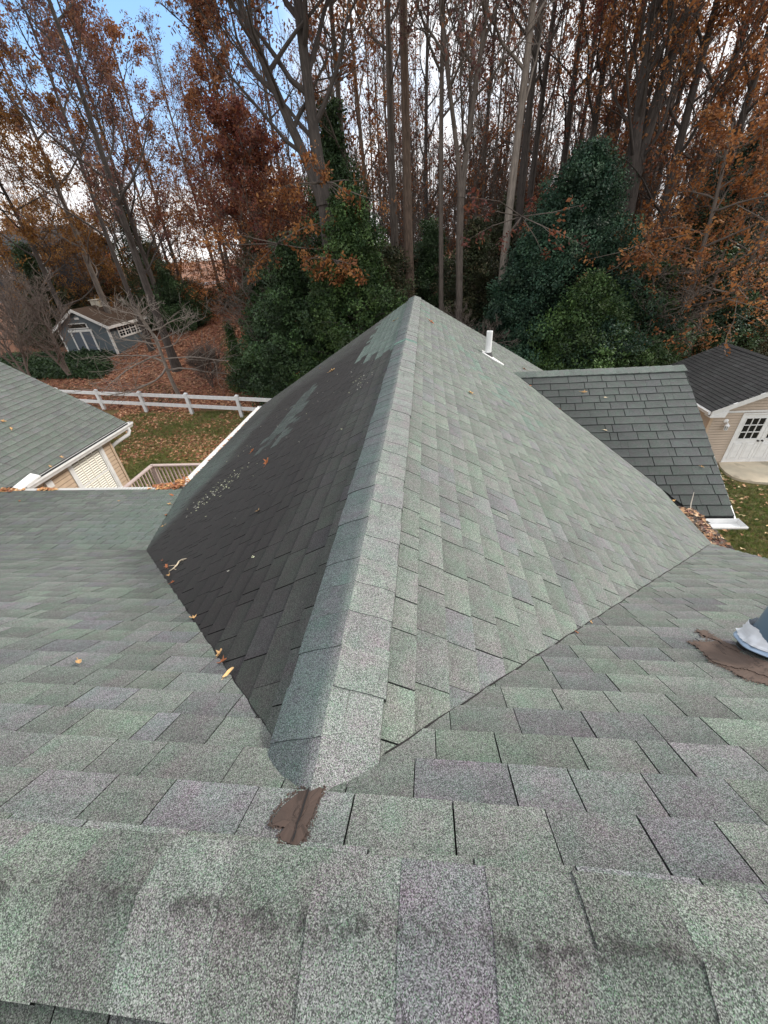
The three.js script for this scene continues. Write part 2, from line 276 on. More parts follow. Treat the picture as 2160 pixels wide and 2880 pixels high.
// green, plum and grey blends of the weathered shingle
const GREEN = [0.395, 0.455, 0.385], PLUM = [0.405, 0.40, 0.425], GREY = [0.405, 0.43, 0.395], ALB = 0.72;
const blend = (r) => { const t = r(); return rough2(t < 0.42 ? mix3(GREEN, GREY, r()) : t < 0.75 ? mix3(PLUM, GREY, r()) : GREY, r, 0.19); };
const decks = {};
const VG = 0.001, TS = 1.2;   // valley gap, size of the granule tile
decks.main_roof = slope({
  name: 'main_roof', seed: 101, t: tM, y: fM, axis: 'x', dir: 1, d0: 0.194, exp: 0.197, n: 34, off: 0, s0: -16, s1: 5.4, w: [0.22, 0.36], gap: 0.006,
  regions: [
    [(x, z) => XR - x, (x, z) => z - 0.234, (x, z) => fM(x, z) - fL(x), (x, z) => 4.83 - z, (x, z) => fM(x, z) - fW(x)],
    [(x, z) => x - XR, (x, z) => z - 0.234, (x, z) => fM(x, z) - fR(x), (x, z) => 5.68 - z, (x, z) => (4.95 + (z - 5.63) * 0.174) - x],
  ],
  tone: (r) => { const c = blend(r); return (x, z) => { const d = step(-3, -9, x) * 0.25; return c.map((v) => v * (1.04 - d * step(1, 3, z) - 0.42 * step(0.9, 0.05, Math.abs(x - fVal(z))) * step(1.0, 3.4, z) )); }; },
});
function fVal(z) { return XR - (1.2836 + tM * z + YR) / tL; }   // X of the left valley at depth z
decks.rear_roof = slope({
  name: 'rear_roof', seed: 102, t: tM, y: fN, axis: 'x', dir: -1, d0: 0.194, exp: 0.197, n: 8, s0: -6, s1: 4.2, w: [0.24, 0.38], gap: 0.005, regions: [[(x, z) => 0.154 - z]], tone: (r) => { const c = blend(r).map((v) => v * 0.6); return () => c; },
});
decks.porch_roof = slope({
  name: 'porch_roof', seed: 103, t: tLM, y: fLM, axis: 'x', dir: 1, d0: 4.83, exp: 0.197, n: 20, s0: -16, s1: -3, w: [0.26, 0.42], gap: 0.010, lift: 1.6,
  regions: [[(x, z) => fLM(x, z) - fL(x), (x, z) => fLM(x, z) - fW(x), (x, z) => 8.56 - z]],
  tone: (r) => { const c = blend(r); return (x, z) => { const g = step(2.2, 0.4, Math.abs(x + 6.0)) * step(4.6, 5.4, z); return mix3(c.map((v) => v * (0.86 - 0.22 * step(-8, -11.5, x))), [0.34, 0.44, 0.38], 0.5 * g); }; },
});
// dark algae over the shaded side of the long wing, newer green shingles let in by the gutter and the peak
const inQuad = (q, x, z) => { let s = 0; for (let k = 0; k < q.length; k++) { const a = q[k], b = q[(k + 1) % q.length]; const c = (b[0] - a[0]) * (z - a[1]) - (b[1] - a[1]) * (x - a[0]); if (c > 0) s++; } return s === 0 || s === q.length; };
const PATCHES = [[[-0.42, 16.1], [-0.42, 7.9], [-1.75, 9.6], [-1.65, 16.1]], [[-3.45, 6.9], [-2.75, 6.4], [-2.8, 8.4], [-3.15, 11.4], [-3.5, 10.6]]];
decks.wing_roof_dark = slope({
  name: 'wing_roof_dark', seed: 104, t: tL, y: fL, axis: 'z', dir: -1, d0: XR, exp: 0.197, n: 42, s0: 0, s1: 16.08, w: [0.24, 0.40], gap: 0.009,
  regions: [[(x) => XR - x - 0.07, (x, z) => fL(x) - fM(x, z) - VG, (x, z) => fL(x) - fLM(x, z) - VG, (x, z) => 16.04 - z, (x, z) => x + 6.80 + (z - 8.5) * 0.054]],
  tone: (r, k, s) => {
    const c = blend(r), xx = XR - k * 0.17 - 0.08, zz = s + 0.15, k1 = 0.85 + 0.3 * r(), edge = r();
    const patch = PATCHES.some((q) => inQuad(q, xx + (r() - 0.5) * 0.25, zz + (r() - 0.5) * 1.2)), late = xx < -2, newc = rough2(late ? [0.17, 0.22, 0.20] : [0.29, 0.38, 0.34], r, late ? 0.3 : 0.12);
    return (x, z) => {
      if (patch) return late ? mix3(newc, [0.07, 0.07, 0.07], 0.35) : newc;
      const n = 0.5 * fbm(x * 0.9 + 3, z * 0.5, 81, 3) + 0.5 * fbm(z * 2.6, x * 0.35 + 9, 82, 3);
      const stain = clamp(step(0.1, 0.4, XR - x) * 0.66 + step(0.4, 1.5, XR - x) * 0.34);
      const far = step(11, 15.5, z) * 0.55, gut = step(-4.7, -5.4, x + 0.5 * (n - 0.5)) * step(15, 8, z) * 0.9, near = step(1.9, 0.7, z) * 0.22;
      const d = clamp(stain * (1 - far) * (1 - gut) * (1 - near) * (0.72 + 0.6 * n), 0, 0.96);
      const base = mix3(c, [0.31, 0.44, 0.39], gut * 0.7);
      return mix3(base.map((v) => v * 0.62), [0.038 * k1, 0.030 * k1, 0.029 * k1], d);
    };
  },
});
decks.wing_roof = slope({
  name: 'wing_roof', seed: 105, t: tR, y: fR, axis: 'z', dir: 1, d0: XR, exp: 0.195, n: 34, s0: 0, s1: 16.08, w: [0.22, 0.36], gap: 0.008, lift: 0.7,
  regions: [[(x) => x - XR - 0.05, (x, z) => fR(x) - fM(x, z) - VG, (x, z) => 16.04 - z, (x, z) => Math.max(fR(x) - fG(x, z), (z - 11.6) * 0.5), (x, z) => (z < 11.7 ? 5.02 + (z - 6.1) * 0.035 - x : 4.95 - x)]],
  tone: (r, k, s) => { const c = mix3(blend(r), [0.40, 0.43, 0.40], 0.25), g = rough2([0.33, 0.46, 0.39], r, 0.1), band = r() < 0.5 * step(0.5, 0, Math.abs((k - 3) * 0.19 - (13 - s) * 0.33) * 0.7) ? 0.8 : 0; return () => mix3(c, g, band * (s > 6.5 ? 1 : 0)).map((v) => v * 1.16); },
});
const rakeG = (z) => mix(6.24, 6.97, (z - 7) / 4.6);
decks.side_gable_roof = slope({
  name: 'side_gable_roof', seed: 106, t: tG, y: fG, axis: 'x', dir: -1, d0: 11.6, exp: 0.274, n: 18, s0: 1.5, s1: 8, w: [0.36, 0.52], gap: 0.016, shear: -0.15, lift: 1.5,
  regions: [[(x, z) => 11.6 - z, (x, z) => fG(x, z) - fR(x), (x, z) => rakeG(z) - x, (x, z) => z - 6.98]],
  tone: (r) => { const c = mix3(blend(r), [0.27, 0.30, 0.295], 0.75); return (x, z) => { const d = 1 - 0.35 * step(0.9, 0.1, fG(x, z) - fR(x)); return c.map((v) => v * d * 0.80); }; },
});
const fGb = (x, z) => -3.27 - tG * (z - 11.6);
decks.side_gable_back = slope({ name: 'side_gable_back', hidden: true, seed: 109, t: tG, y: fGb, axis: 'x', dir: 1, d0: 11.6, exp: 0.274, n: 10, s0: 1.5, s1: 7.2, w: [0.4, 0.5], regions: [[(x, z) => fGb(x, z) - fR(x), (x) => 6.97 - x]], tone: (r) => { const c = blend(r); return () => c; } });
decks.left_wing_roof = slope({
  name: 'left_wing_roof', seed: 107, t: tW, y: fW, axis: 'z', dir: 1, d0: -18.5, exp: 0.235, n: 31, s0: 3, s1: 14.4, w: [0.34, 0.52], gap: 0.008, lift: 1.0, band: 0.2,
  regions: [[(x, z) => fW(x) - fLM(x, z), (x, z) => fW(x) - fM(x, z), (x, z) => 14.38 - z, (x) => -12.58 - x]],
  tone: (r) => { const c = mix3(blend(r), [0.37, 0.395, 0.37], 0.5); return () => c.map((v) => v * 1.02); },
});

// the 300 shingles that show largest are parts of their roofs, the rest are one mass
{
  const roofs = {};
  for (const [n, b] of Object.entries(decks)) roofs[n] = hp('roof_slope', b.geo(), MAT.deck);
  tag(roofs.wing_roof_dark, 'roof slope black with algae'); tag(roofs.side_gable_roof, 'small side gable roof slope');
  PIECES.sort((a, b) => b.px - a.px);
  const rest = new MB(true); let n = 0;
  for (const p of PIECES) {
    if (n < 300 && p.px > 0) { const g = p.b.geo(); g.translate(0, 0, 8); part('shingle', g, MAT.shingle, roofs[p.owner]); n++; }
    else { for (const v of p.b.p) rest.p.push(v); for (const v of p.b.u) rest.u.push(v); for (const v of p.b.c) rest.c.push(v); }
  }
  tag(hp('shingles', rest.geo(), MAT.shingle), null, null, null, 'stuff');
}

// ridge caps: bent shingles lapped along a ridge from point a to point b, the butt end towards a
function ridgeCaps(o) {
  const r = rng(o.seed), dir = o.b.clone().sub(o.a), len = dir.length(); dir.normalize(); const side = new THREE.Vector3(0, 1, 0).cross(dir).normalize().multiplyScalar(-1);
  const K = o.K || 10, n = Math.ceil(len / o.exp);
  for (let k = 0; k < n; k++) {
    const s0 = k * o.exp + (k ? (r() - 0.5) * 0.01 : 0), s1 = Math.min((k + 1) * o.exp + 0.03, len + 0.02), rows = o.rows || 2, m = new MB(true), grid = [];
    const base = o.tone(r, k), ou = r() * 2, dx = (r() - 0.5) * 0.012;
    for (let j = 0; j <= rows; j++) {
      const s = mix(s0, s1, j / rows), row = [];
      for (let i = 0; i <= K; i++) {
        const q = i / K * 2 - 1, w = q < 0 ? o.wl : o.wr, t = q < 0 ? o.tl : o.tr, run = Math.abs(q) * w, bend = o.soft * Math.exp(-Math.pow(run / (w * (o.sig || 0.42)), 2));
        const y = -t * run + o.h - bend + mix(0.016, 0.004, j / rows) * (o.lift || 1) + sag(o.a.x + dir.x * s, -(o.a.z + dir.z * s)) * 0.6;
        const p = o.a.clone().addScaledVector(dir, s).addScaledVector(side, Math.sign(q) * run + dx); p.y += y; row.push({ p, uv: [(q < 0 ? -run : run) / TS + ou, s / TS], c: base(q, s).map((v) => v * ALB) });
      }
      grid.push(row);
    }
    for (let j = 0; j < rows; j++) for (let i = 0; i < K; i++) { const a = grid[j][i], b = grid[j][i + 1], c = grid[j + 1][i + 1], d = grid[j + 1][i]; m.quad(a.p, b.p, c.p, d.p, [a.uv, b.uv, c.uv, d.uv], [a.c, b.c, c.c, d.c]); }
    const drop = (v, q) => { const w = v.clone(); w.y -= q; return w; }, dk = (c) => c.map((v) => v * 0.55);
    for (let i = 0; i < K; i++) { const a = grid[0][i], b = grid[0][i + 1]; m.quad(a.p, b.p, drop(b.p, o.skirt || 0.016), drop(a.p, o.skirt || 0.016), [a.uv, b.uv, b.uv, a.uv], [dk(a.c), dk(b.c), dk(b.c), dk(a.c)]); }
    for (const i of [0, K]) for (let j = 0; j < rows; j++) { const a = grid[j][i], b = grid[j + 1][i]; m.quad(a.p, b.p, drop(b.p, 0.03), drop(a.p, 0.03), [a.uv, b.uv, b.uv, a.uv], [dk(a.c), dk(b.c), dk(b.c), dk(a.c)]); }
    const g = m.geo(); smoothTop(g, m); hp('ridge_cap_shingle', g, MAT.shingle);
  }
}
function smoothTop(g) { // average normals of coincident vertices that nearly agree
  const p = g.attributes.position, nn = g.attributes.normal, map = new Map(); const key = (k) => Math.round(p.getX(k) * 2000) + ',' + Math.round(p.getY(k) * 2000) + ',' + Math.round(p.getZ(k) * 2000);
  for (let k = 0; k < p.count; k++) { const q = key(k); if (!map.has(q)) map.set(q, []); map.get(q).push(k); }
  const src = nn.array.slice();
  for (const l of map.values()) for (const k of l) { let x = 0, y = 0, z = 0; for (const j of l) { const d = src[k * 3] * src[j * 3] + src[k * 3 + 1] * src[j * 3 + 1] + src[k * 3 + 2] * src[j * 3 + 2]; if (d > 0.6) { x += src[j * 3]; y += src[j * 3 + 1]; z += src[j * 3 + 2]; } } const h = Math.hypot(x, y, z) || 1; nn.setXYZ(k, x / h, y / h, z / h); }
}
// long wing ridge
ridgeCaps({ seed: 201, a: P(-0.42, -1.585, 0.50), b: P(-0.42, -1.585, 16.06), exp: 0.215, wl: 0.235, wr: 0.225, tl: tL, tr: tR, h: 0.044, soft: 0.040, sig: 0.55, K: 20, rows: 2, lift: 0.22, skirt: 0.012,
  tone: (r, k) => { const z = 0.5 + k * 0.215, c = mix3(blend(r), [0.42, 0.43, 0.42], 0.75), l = rough2(mix3([0.30, 0.37, 0.37], [0.33, 0.35, 0.37], r() < 0.4 ? 0.7 : 0.1), r, 0.08); if (z > 8.05 && z < 8.3) { const g = rough2([0.31, 0.52, 0.45], r, 0.05); return () => g; } return (q) => mix3(l.map((v) => v * 0.80), c.map((v) => v * 1.30), step(-0.30, 0.02, q)); } });  // right half painted brighter as sunlit, left darker as shaded and starting algae
// ridge underfoot, its granules worn off along the bend
ridgeCaps({ seed: 202, a: P(-2.9, -1.4, 0.194), b: P(2.9, -1.4, 0.194), exp: 0.235, wl: 0.150, wr: 0.19, tl: tM, tr: tM, h: 0.026, soft: 0.020, K: 64, rows: 30, lift: 0.28, skirt: 0.012,
  tone: (r, k) => { const c = blend(r); return (q, s) => { const S0 = k * 0.235 + s, n = fbm(S0 * 3, 3.3, 95, 3), n2 = vnoise(S0 * 95, q * 16 + 50, 96), n3 = fbm(S0 * 16, q * 4 + 20, 97, 2), w = step(0.43, 0.60, 0.5 * n2 + 0.5 * n3 + 0.30 * (n - 0.5)) * Math.exp(-Math.pow((q + 0.26 * (fbm(S0 * 2.2, 8.1, 98, 2) - 0.5)) / (0.10 + 0.12 * n), 2)); return mix3(c.map((v) => v * (0.90 + 0.16 * step(0.1, 0.9, Math.abs(q)))), [0.09, 0.075, 0.077], 0.68 * w); }; } });
ridgeCaps({ seed: 203, a: P(6.97, -3.27, 11.6), b: P(2.42, -3.27, 11.6), exp: 0.3, wl: 0.26, wr: 0.26, tl: tG, tr: tG, h: 0.035, soft: 0.01, K: 8, rows: 1, skirt: 0.02, tone: (r) => { const c = mix3(blend(r), [0.30, 0.36, 0.34], 0.5); return () => c; } });

// an outline broken up like a smear's edge
function ragged(pts, n, amp, seed = 9) { const r = rng(seed), o = []; pts.forEach((p, k) => { const q = pts[(k + 1) % pts.length], L = Math.hypot(q[0] - p[0], q[1] - p[1]), m = Math.max(1, Math.round(L / n)); for (let j = 0; j < m; j++) { const t = j / m, a = Math.min(amp, L * 0.3); o.push([mix(p[0], q[0], t) + (r() - 0.5) * a, mix(p[1], q[1], t) + (r() - 0.5) * a]); } }); return o; }
// roofing cement at the foot of the wing ridge, and its crack
{
  const onM = (px, py, h = 0) => { const r = ray(px, py), s = -1.2836 / (r[1] + tM * r[2]); return P(r[0] * s, r[1] * s + h + sag(r[0] * s, r[2] * s), r[2] * s); };
  const out = ragged([[590, 655], [650, 668], [700, 735], [690, 790], [655, 850], [640, 890], [612, 960], [600, 1000], [560, 1060], [545, 1090], [555, 1130], [548, 1165], [510, 1230], [480, 1262], [430, 1287], [360, 1255], [300, 1225], [290, 1180], [310, 1145], [370, 1110], [300, 1100], [215, 1082], [225, 1020], [290, 930], [330, 885], [370, 850], [430, 800], [480, 750], [560, 738]], 13, 9).map(([a, b]) => [700 + a / 3.318, 2000 + b / 3.318]);
  const m = new MB(), cen = [0, 0]; out.forEach((p) => { cen[0] += p[0] / out.length; cen[1] += p[1] / out.length; });
  const ring = (f, h) => out.map(([x, y], k) => onM(mix(cen[0], x, f), mix(cen[1], y, f), h));
  const R0 = ring(1, 0.010), R1 = ring(0.95, 0.020), R2 = ring(0.55, 0.023), C = onM(cen[0], cen[1], 0.024);
  const f2 = out.map(([x, y]) => [x * 0.01, y * 0.01]);
  out.forEach((_, k) => { const n = (k + 1) % out.length; m.quad(R0[k], R0[n], R1[n], R1[k], [f2[k], f2[n], f2[n], f2[k]]); m.quad(R1[k], R1[n], R2[n], R2[k], [f2[k], f2[n], f2[n], f2[k]]); m.tri(R2[k], R2[n], C, f2[k], f2[n], [9, 21]); });
  const fr = rng(33); out.forEach(([x, y]) => { for (let j = 0; j < 3; j++) { const d = 2 + 13 * fr() * fr(), a = Math.atan2(y - cen[1], x - cen[0]) + (fr() - 0.5) * 1.2, cx = x + Math.cos(a) * d, cy = y + Math.sin(a) * d, s = 0.8 + 2.6 * fr(), q = [0, 1.3, 2.6, 3.9, 5.2].map((b) => onM(cx + Math.cos(b) * s * (0.6 + 0.8 * fr()), cy + Math.sin(b) * s * (0.6 + 0.8 * fr()), 0.0195)); for (let k = 1; k < 4; k++) m.tri(q[0], q[k], q[k + 1], [x * 0.01, y * 0.01], [x * 0.01 + 0.02, y * 0.01], [x * 0.01, y * 0.01 + 0.02]); } });
  const tar = hp('cement_patch', m.geo(), MAT.tar); tag(tar, 'cracked brown roofing cement smeared below the ridge end');
  const cr = new MB(), cl = [[575, 735], [560, 790], [540, 850], [520, 920], [500, 990], [470, 1060], [458, 1110], [452, 1150], [436, 1200], [420, 1245]].map(([a, b]) => onM(700 + a / 3.318, 2000 + b / 3.318, 0.029));
  for (let k = 0; k < cl.length - 1; k++) { const w = new THREE.Vector3(0.0015 + 0.002 * hash2(k, 1), 0, 0), w2 = new THREE.Vector3(0.0015 + 0.002 * hash2(k + 1, 1), 0, 0); cr.quad(cl[k].clone().sub(w), cl[k].clone().add(w), cl[k + 1].clone().add(w2), cl[k + 1].clone().sub(w2)); }
  const cg = cr.geo(); cg.translate(0, 0, 8); part('crack', cg, MAT.crack, tar);
}
// dirt packed into the two valleys
for (const sd of [1, -1]) {
  const o = newTubes(), pts = [], rad = [], z1 = sd > 0 ? 5.6 : 4.75;
  for (let k = 0; k <= 60; k++) { const z = mix(sd > 0 ? 0.72 : 0.74, z1, k / 60), x = sd > 0 ? XR + (YR + 1.2836 + tM * z) / tR : XR - (YR + 1.2836 + tM * z) / tL; pts.push(P(x + 0.006 * Math.sin(k * 1.7), fM(x, z) + 0.012 + sag(x, z), z)); rad.push((sd > 0 ? 0.0036 : 0.0028) * (0.7 + 0.7 * hash2(k, sd + 5)) + 0.0006 * z); }
  tube(pts, rad, 5, o); hp('valley_seam', tubeGeo(o), MAT.crack);
}
// plumbing vents: the near one with its sealed collar, the far white pipe on the wing
{
  const V = (x, y, z) => { const v = P(x, y, z); v.z += 8; return v; };
  const cx = 2.155, cz = 1.735, cy = -1.2836 - tM * cz;
  const pr = 0.108, hgt = 0.42, pipe = part('vent_pipe', (() => { const g = new THREE.LatheGeometry([[0.09, hgt - 0.05], [0.09, hgt], [0.098, hgt + 0.004], [pr, hgt - 0.004], [pr, 0.16], [pr + 0.005, 0.15], [pr + 0.005, 0.135], [pr, 0.128], [pr, 0]].map((a) => new THREE.Vector2(...a)), 40); g.translate(...V(cx, cy, cz).toArray()); return g; })(), MAT.pipe, house);
  tag(pipe, 'blue grey vent pipe at the right edge with sealed collar');
  const r = rng(5), nrm = new THREE.Vector3(0, 1, -tM).normalize(), q = new THREE.Quaternion().setFromUnitVectors(new THREE.Vector3(0, 1, 0), new THREE.Vector3(0, 1, -tM * 0.55).normalize());
  const disc = new THREE.LatheGeometry([[0.07, 0.03], [0.10, 0.028], [0.152, 0.006], [0.160, 0.0], [0.158, -0.008], [0.14, -0.006], [0.05, -0.01]].map((a) => new THREE.Vector2(...a)), 56);
  { const p = disc.attributes.position; for (let k = 0; k < p.count; k++) { const a = Math.atan2(p.getZ(k), p.getX(k)); const w = 1 + 0.03 * Math.sin(a * 3 + 1) + 0.02 * Math.sin(a * 7); p.setX(k, p.getX(k) * w); p.setZ(k, p.getZ(k) * w); } disc.computeVertexNormals(); }
  { const bt = new THREE.CylinderGeometry(0.118, 0.135, 0.14, 32); bt.translate(...V(cx + 0.01, cy + 0.01, cz).toArray()); part('boot_or_shade', bt, MAT.collarShade, pipe); }  // black sleeve added to stand for the shade under the collar
  disc.applyQuaternion(q); disc.translate(...V(cx - 0.01, cy + 0.075, cz).toArray()); part('collar', disc, MAT.collar, pipe);
  // lumpy white sealant between pipe and collar
  const sl = new THREE.LatheGeometry([[0.110, 0.125], [0.118, 0.10], [0.122, 0.075], [0.132, 0.05], [0.145, 0.032], [0.153, 0.024]].map((a) => new THREE.Vector2(...a)), 96);
  { const p = sl.attributes.position; for (let k = 0; k < p.count; k++) { const a = Math.atan2(p.getZ(k), p.getX(k)), rr = Math.hypot(p.getX(k), p.getZ(k)); const n = fbm(a * 4 + 20, p.getY(k) * 40, 7, 3) - 0.5; const w = 1 + n * (rr > 0.13 ? 0.30 : 0.10); p.setX(k, p.getX(k) * w); p.setZ(k, p.getZ(k) * w); p.setY(k, p.getY(k) + n * 0.022); } sl.computeVertexNormals(); }
  sl.applyQuaternion(q); sl.translate(...V(cx - 0.005, cy + 0.072, cz).toArray()); part('sealant', sl, MAT.sealant, pipe);
  // brown cement sheets under the collar
  const onM = (px, py, h) => { const a = ray(px, py), s = -1.2836 / (a[1] + tM * a[2]); return V(a[0] * s, a[1] * s + h + sag(a[0] * s, a[2] * s), a[2] * s); };
  const sheet = (pts0, h, name) => { const pts = ragged(pts0, 26, 22, 4), m = new MB(), a = pts.map(([x, y]) => onM(1860 + x / 5.53, 1680 + y / 5.53, h)), c = a.reduce((s, v) => s.add(v.clone().multiplyScalar(1 / a.length)), new THREE.Vector3()); c.y += 0.002; a.forEach((v, k) => { const n = a[(k + 1) % a.length]; m.tri(v, n, c, [pts[k][0] / 300, pts[k][1] / 300], [pts[(k + 1) % pts.length][0] / 300, pts[(k + 1) % pts.length][1] / 300], [3, 3]); const d = new THREE.Vector3(0, -0.008, 0); m.quad(v, n, n.clone().add(d), v.clone().add(d)); }); const fr = rng(pts.length); pts.forEach((p) => { for (let j = 0; j < 2; j++) { const cx = p[0] + (fr() - 0.6) * 60, cy = p[1] + (fr() - 0.5) * 50, s = 4 + 12 * fr(), q = [0, 1.3, 2.6, 3.9, 5.2].map((b) => onM(1860 + (cx + Math.cos(b) * s * (0.7 + fr())) / 5.53, 1680 + (cy + Math.sin(b) * s * (0.4 + 0.6 * fr())) / 5.53, 0.0205)); for (let k = 1; k < 4; k++) m.tri(q[0], q[k], q[k + 1], [p[0] / 300, p[1] / 300], [p[0] / 300 + 0.02, p[1] / 300], [p[0] / 300, p[1] / 300 + 0.02]); } }); return part(name, m.geo(), MAT.cementBrown, pipe); };
  MAT.cementBrown = M([0.115, 0.082, 0.07], { map: CONCRETE, bumpMap: CONCRETE, bumpScale: 0.008, roughness: 0.85 });
  sheet([[390, 705], [560, 700], [870, 715], [1100, 830], [1250, 900], [1700, 1050], [1950, 1100], [1900, 1400], [1640, 1385], [1400, 1330], [1200, 1240], [1000, 1120], [900, 1080], [740, 1000], [690, 930], [640, 880], [520, 770]], 0.019, 'cement_sheet');
  sheet([[520, 545], [640, 530], [850, 660], [1160, 800], [1200, 880], [1020, 800], [860, 700], [700, 640]], 0.023, 'cement_sheet');
  sheet([[690, 930], [900, 905], [1200, 960], [1600, 1150], [1900, 1180], [1900, 1300], [1600, 1260], [1300, 1150], [1020, 1110], [880, 1060], [740, 1000]], 0.025, 'cement_sheet');
  const [wx, , wz] = [1.78, 0, 12.1], wy = fR(wx);
  const wp = part('vent_pipe', (() => { const g = new THREE.LatheGeometry([[0.062, 0.60], [0.062, 0.66], [0.082, 0.66], [0.086, 0.65], [0.086, 0]].map((a) => new THREE.Vector2(...a)), 28); g.translate(...V(wx, wy, wz).toArray()); return g; })(), MAT.white, house);
  tag(wp, 'white plastic vent pipe high on the light wing slope');
  const bt = new THREE.LatheGeometry([[0.088, 0.12], [0.10, 0.11], [0.13, 0.03], [0.15, 0]].map((a) => new THREE.Vector2(...a)), 24); bt.translate(...V(wx, wy - 0.03, wz).toArray()); part('boot_or_shade', bt, M([0.05, 0.05, 0.05]), wp);
  const fl = new MB(), S = (x, z, h) => V(x, fR(x) + h, z); const a = [[wx - 0.15, wz + 0.18], [wx - 0.2, wz - 0.22], [wx + 0.12, wz - 0.34], [wx + 0.42, wz - 0.30], [wx + 0.46, wz - 0.12], [wx + 0.2, wz + 0.02], [wx + 0.14, wz + 0.2]].map(([x, z]) => S(x, z, 0.03));
  for (let k = 1; k < a.length - 1; k++) fl.tri(a[0], a[k], a[k + 1]); a.forEach((v, k) => { const n = a[(k + 1) % a.length], d = new THREE.Vector3(0, -0.03, 0); fl.quad(v, n, n.clone().add(d), v.clone().add(d)); }); part('flashing', fl.geo(), MAT.white, wp);
}
// gutters: an open trough along a line, outward direction given in plan
function gutter(name, a, b, out, mat, o = {}) {
  const w = o.w || 0.125, h = o.h || 0.11, prof = [[0, 0], [0, -h], [0.6 * w, -h], [0.78 * w, -h * 0.55], [w, -h * 0.35], [w, 0.0], [w - 0.018, 0], [w - 0.02, -h * 0.33], [0.74 * w, -h * 0.5], [0.55 * w, -h + 0.008], [0.01, -h + 0.008], [0.008, 0]];
  const m = new MB(), q = (p) => prof.map(([d, y]) => new THREE.Vector3(p.x + out[0] * d, p.y + y, p.z - out[1] * d)), A = q(a), B = q(b);
  A.forEach((_, k) => { const n = (k + 1) % A.length; m.quad(A[k], A[n], B[n], B[k]); });
  for (const E of [A, B]) for (let k = 1; k < 5; k++) m.tri(E[0], E[k], E[k + 1]);
  return hp(name, m.geo(), mat);
}
tag(gutter('gutter', P(-6.82, -5.21, 8.75), P(-7.20, -5.435, 16.0), [-1, 0], MAT.white, { w: 0.21 }), 'white gutter along the black wing slope');
tag(gutter('gutter', P(-6.9, -5.20, 8.57), P(-12.35, -5.20, 8.57), [0, 1], MAT.white), 'white gutter of the low roof with a toothed guard');
tag(gutter('gutter', P(-12.58, -5.39, 9.2), P(-12.58, -5.39, 14.5), [1, 0], MAT.white, { w: 0.20, h: 0.20 }), 'white gutter over the shuttered window');
tag(gutter('gutter', P(5.14, -4.86, 4.6), P(5.42, -4.93, 7.1), [1, 0], MAT.darkGutter, { w: 0.12 }), 'dark gutter clogged with leaves');
tag(gutter('gutter', P(5.56, -5.06, 6.96), P(6.30, -5.06, 6.96), [0, -1], MAT.white, { w: 0.30, h: 0.12 }), 'short white gutter at the side gable eave');
{ // scalloped gutter guard
  const m = new MB(); for (let k = 0; k < 58; k++) { const x = -6.98 - k * 0.092; m.box(x - 0.058, x, -5.185, -5.165, 8.56, 8.70); }
  m.box(-12.35, -6.95, -5.19, -5.175, 8.66, 8.71); hp('gutter_guard', m.geo(), MAT.whiteOld);
  // leaf guard cover at the left corner, and the fascia boards
  hp('gutter_cover', new MB().hex([P(-12.62, -5.30, 9.0), P(-12.36, -5.36, 9.0), P(-12.36, -5.40, 9.0), P(-12.62, -5.36, 9.0), P(-12.66, -5.22, 9.75), P(-12.36, -5.30, 9.75), P(-12.36, -5.36, 9.75), P(-12.66, -5.29, 9.75)]).geo(), MAT.white);
  hp('fascia', BOX(-12.62, -12.585, -5.60, -5.38, 9.0, 14.4), MAT.white);
  hp('soffit', BOX(-12.9, -12.62, -5.615, -5.60, 9.0, 14.4), MAT.whiteOld);
  hp('fascia', new MB().hex([P(6.22, -5.24, 6.96), P(6.25, -5.24, 6.96), P(6.25, -5.06, 6.96), P(6.22, -5.06, 6.96), P(6.95, -3.47, 11.6), P(6.98, -3.47, 11.6), P(6.98, -3.29, 11.6), P(6.95, -3.29, 11.6)]).geo(), MAT.white);
}
// downspout elbow at the far corner of the left wing
{
  const o = newTubes(), c = [P(-12.50, -5.50, 14.20), P(-12.46, -5.66, 14.20), P(-12.50, -5.80, 14.12), P(-12.80, -5.95, 13.75), P(-13.0, -6.08, 13.56), P(-13.02, -6.3, 13.52), P(-13.02, -7.9, 13.52)];
  tube(c, c.map(() => 0.07), 10, o); hp('downspout', tubeGeo(o), MAT.white);
}
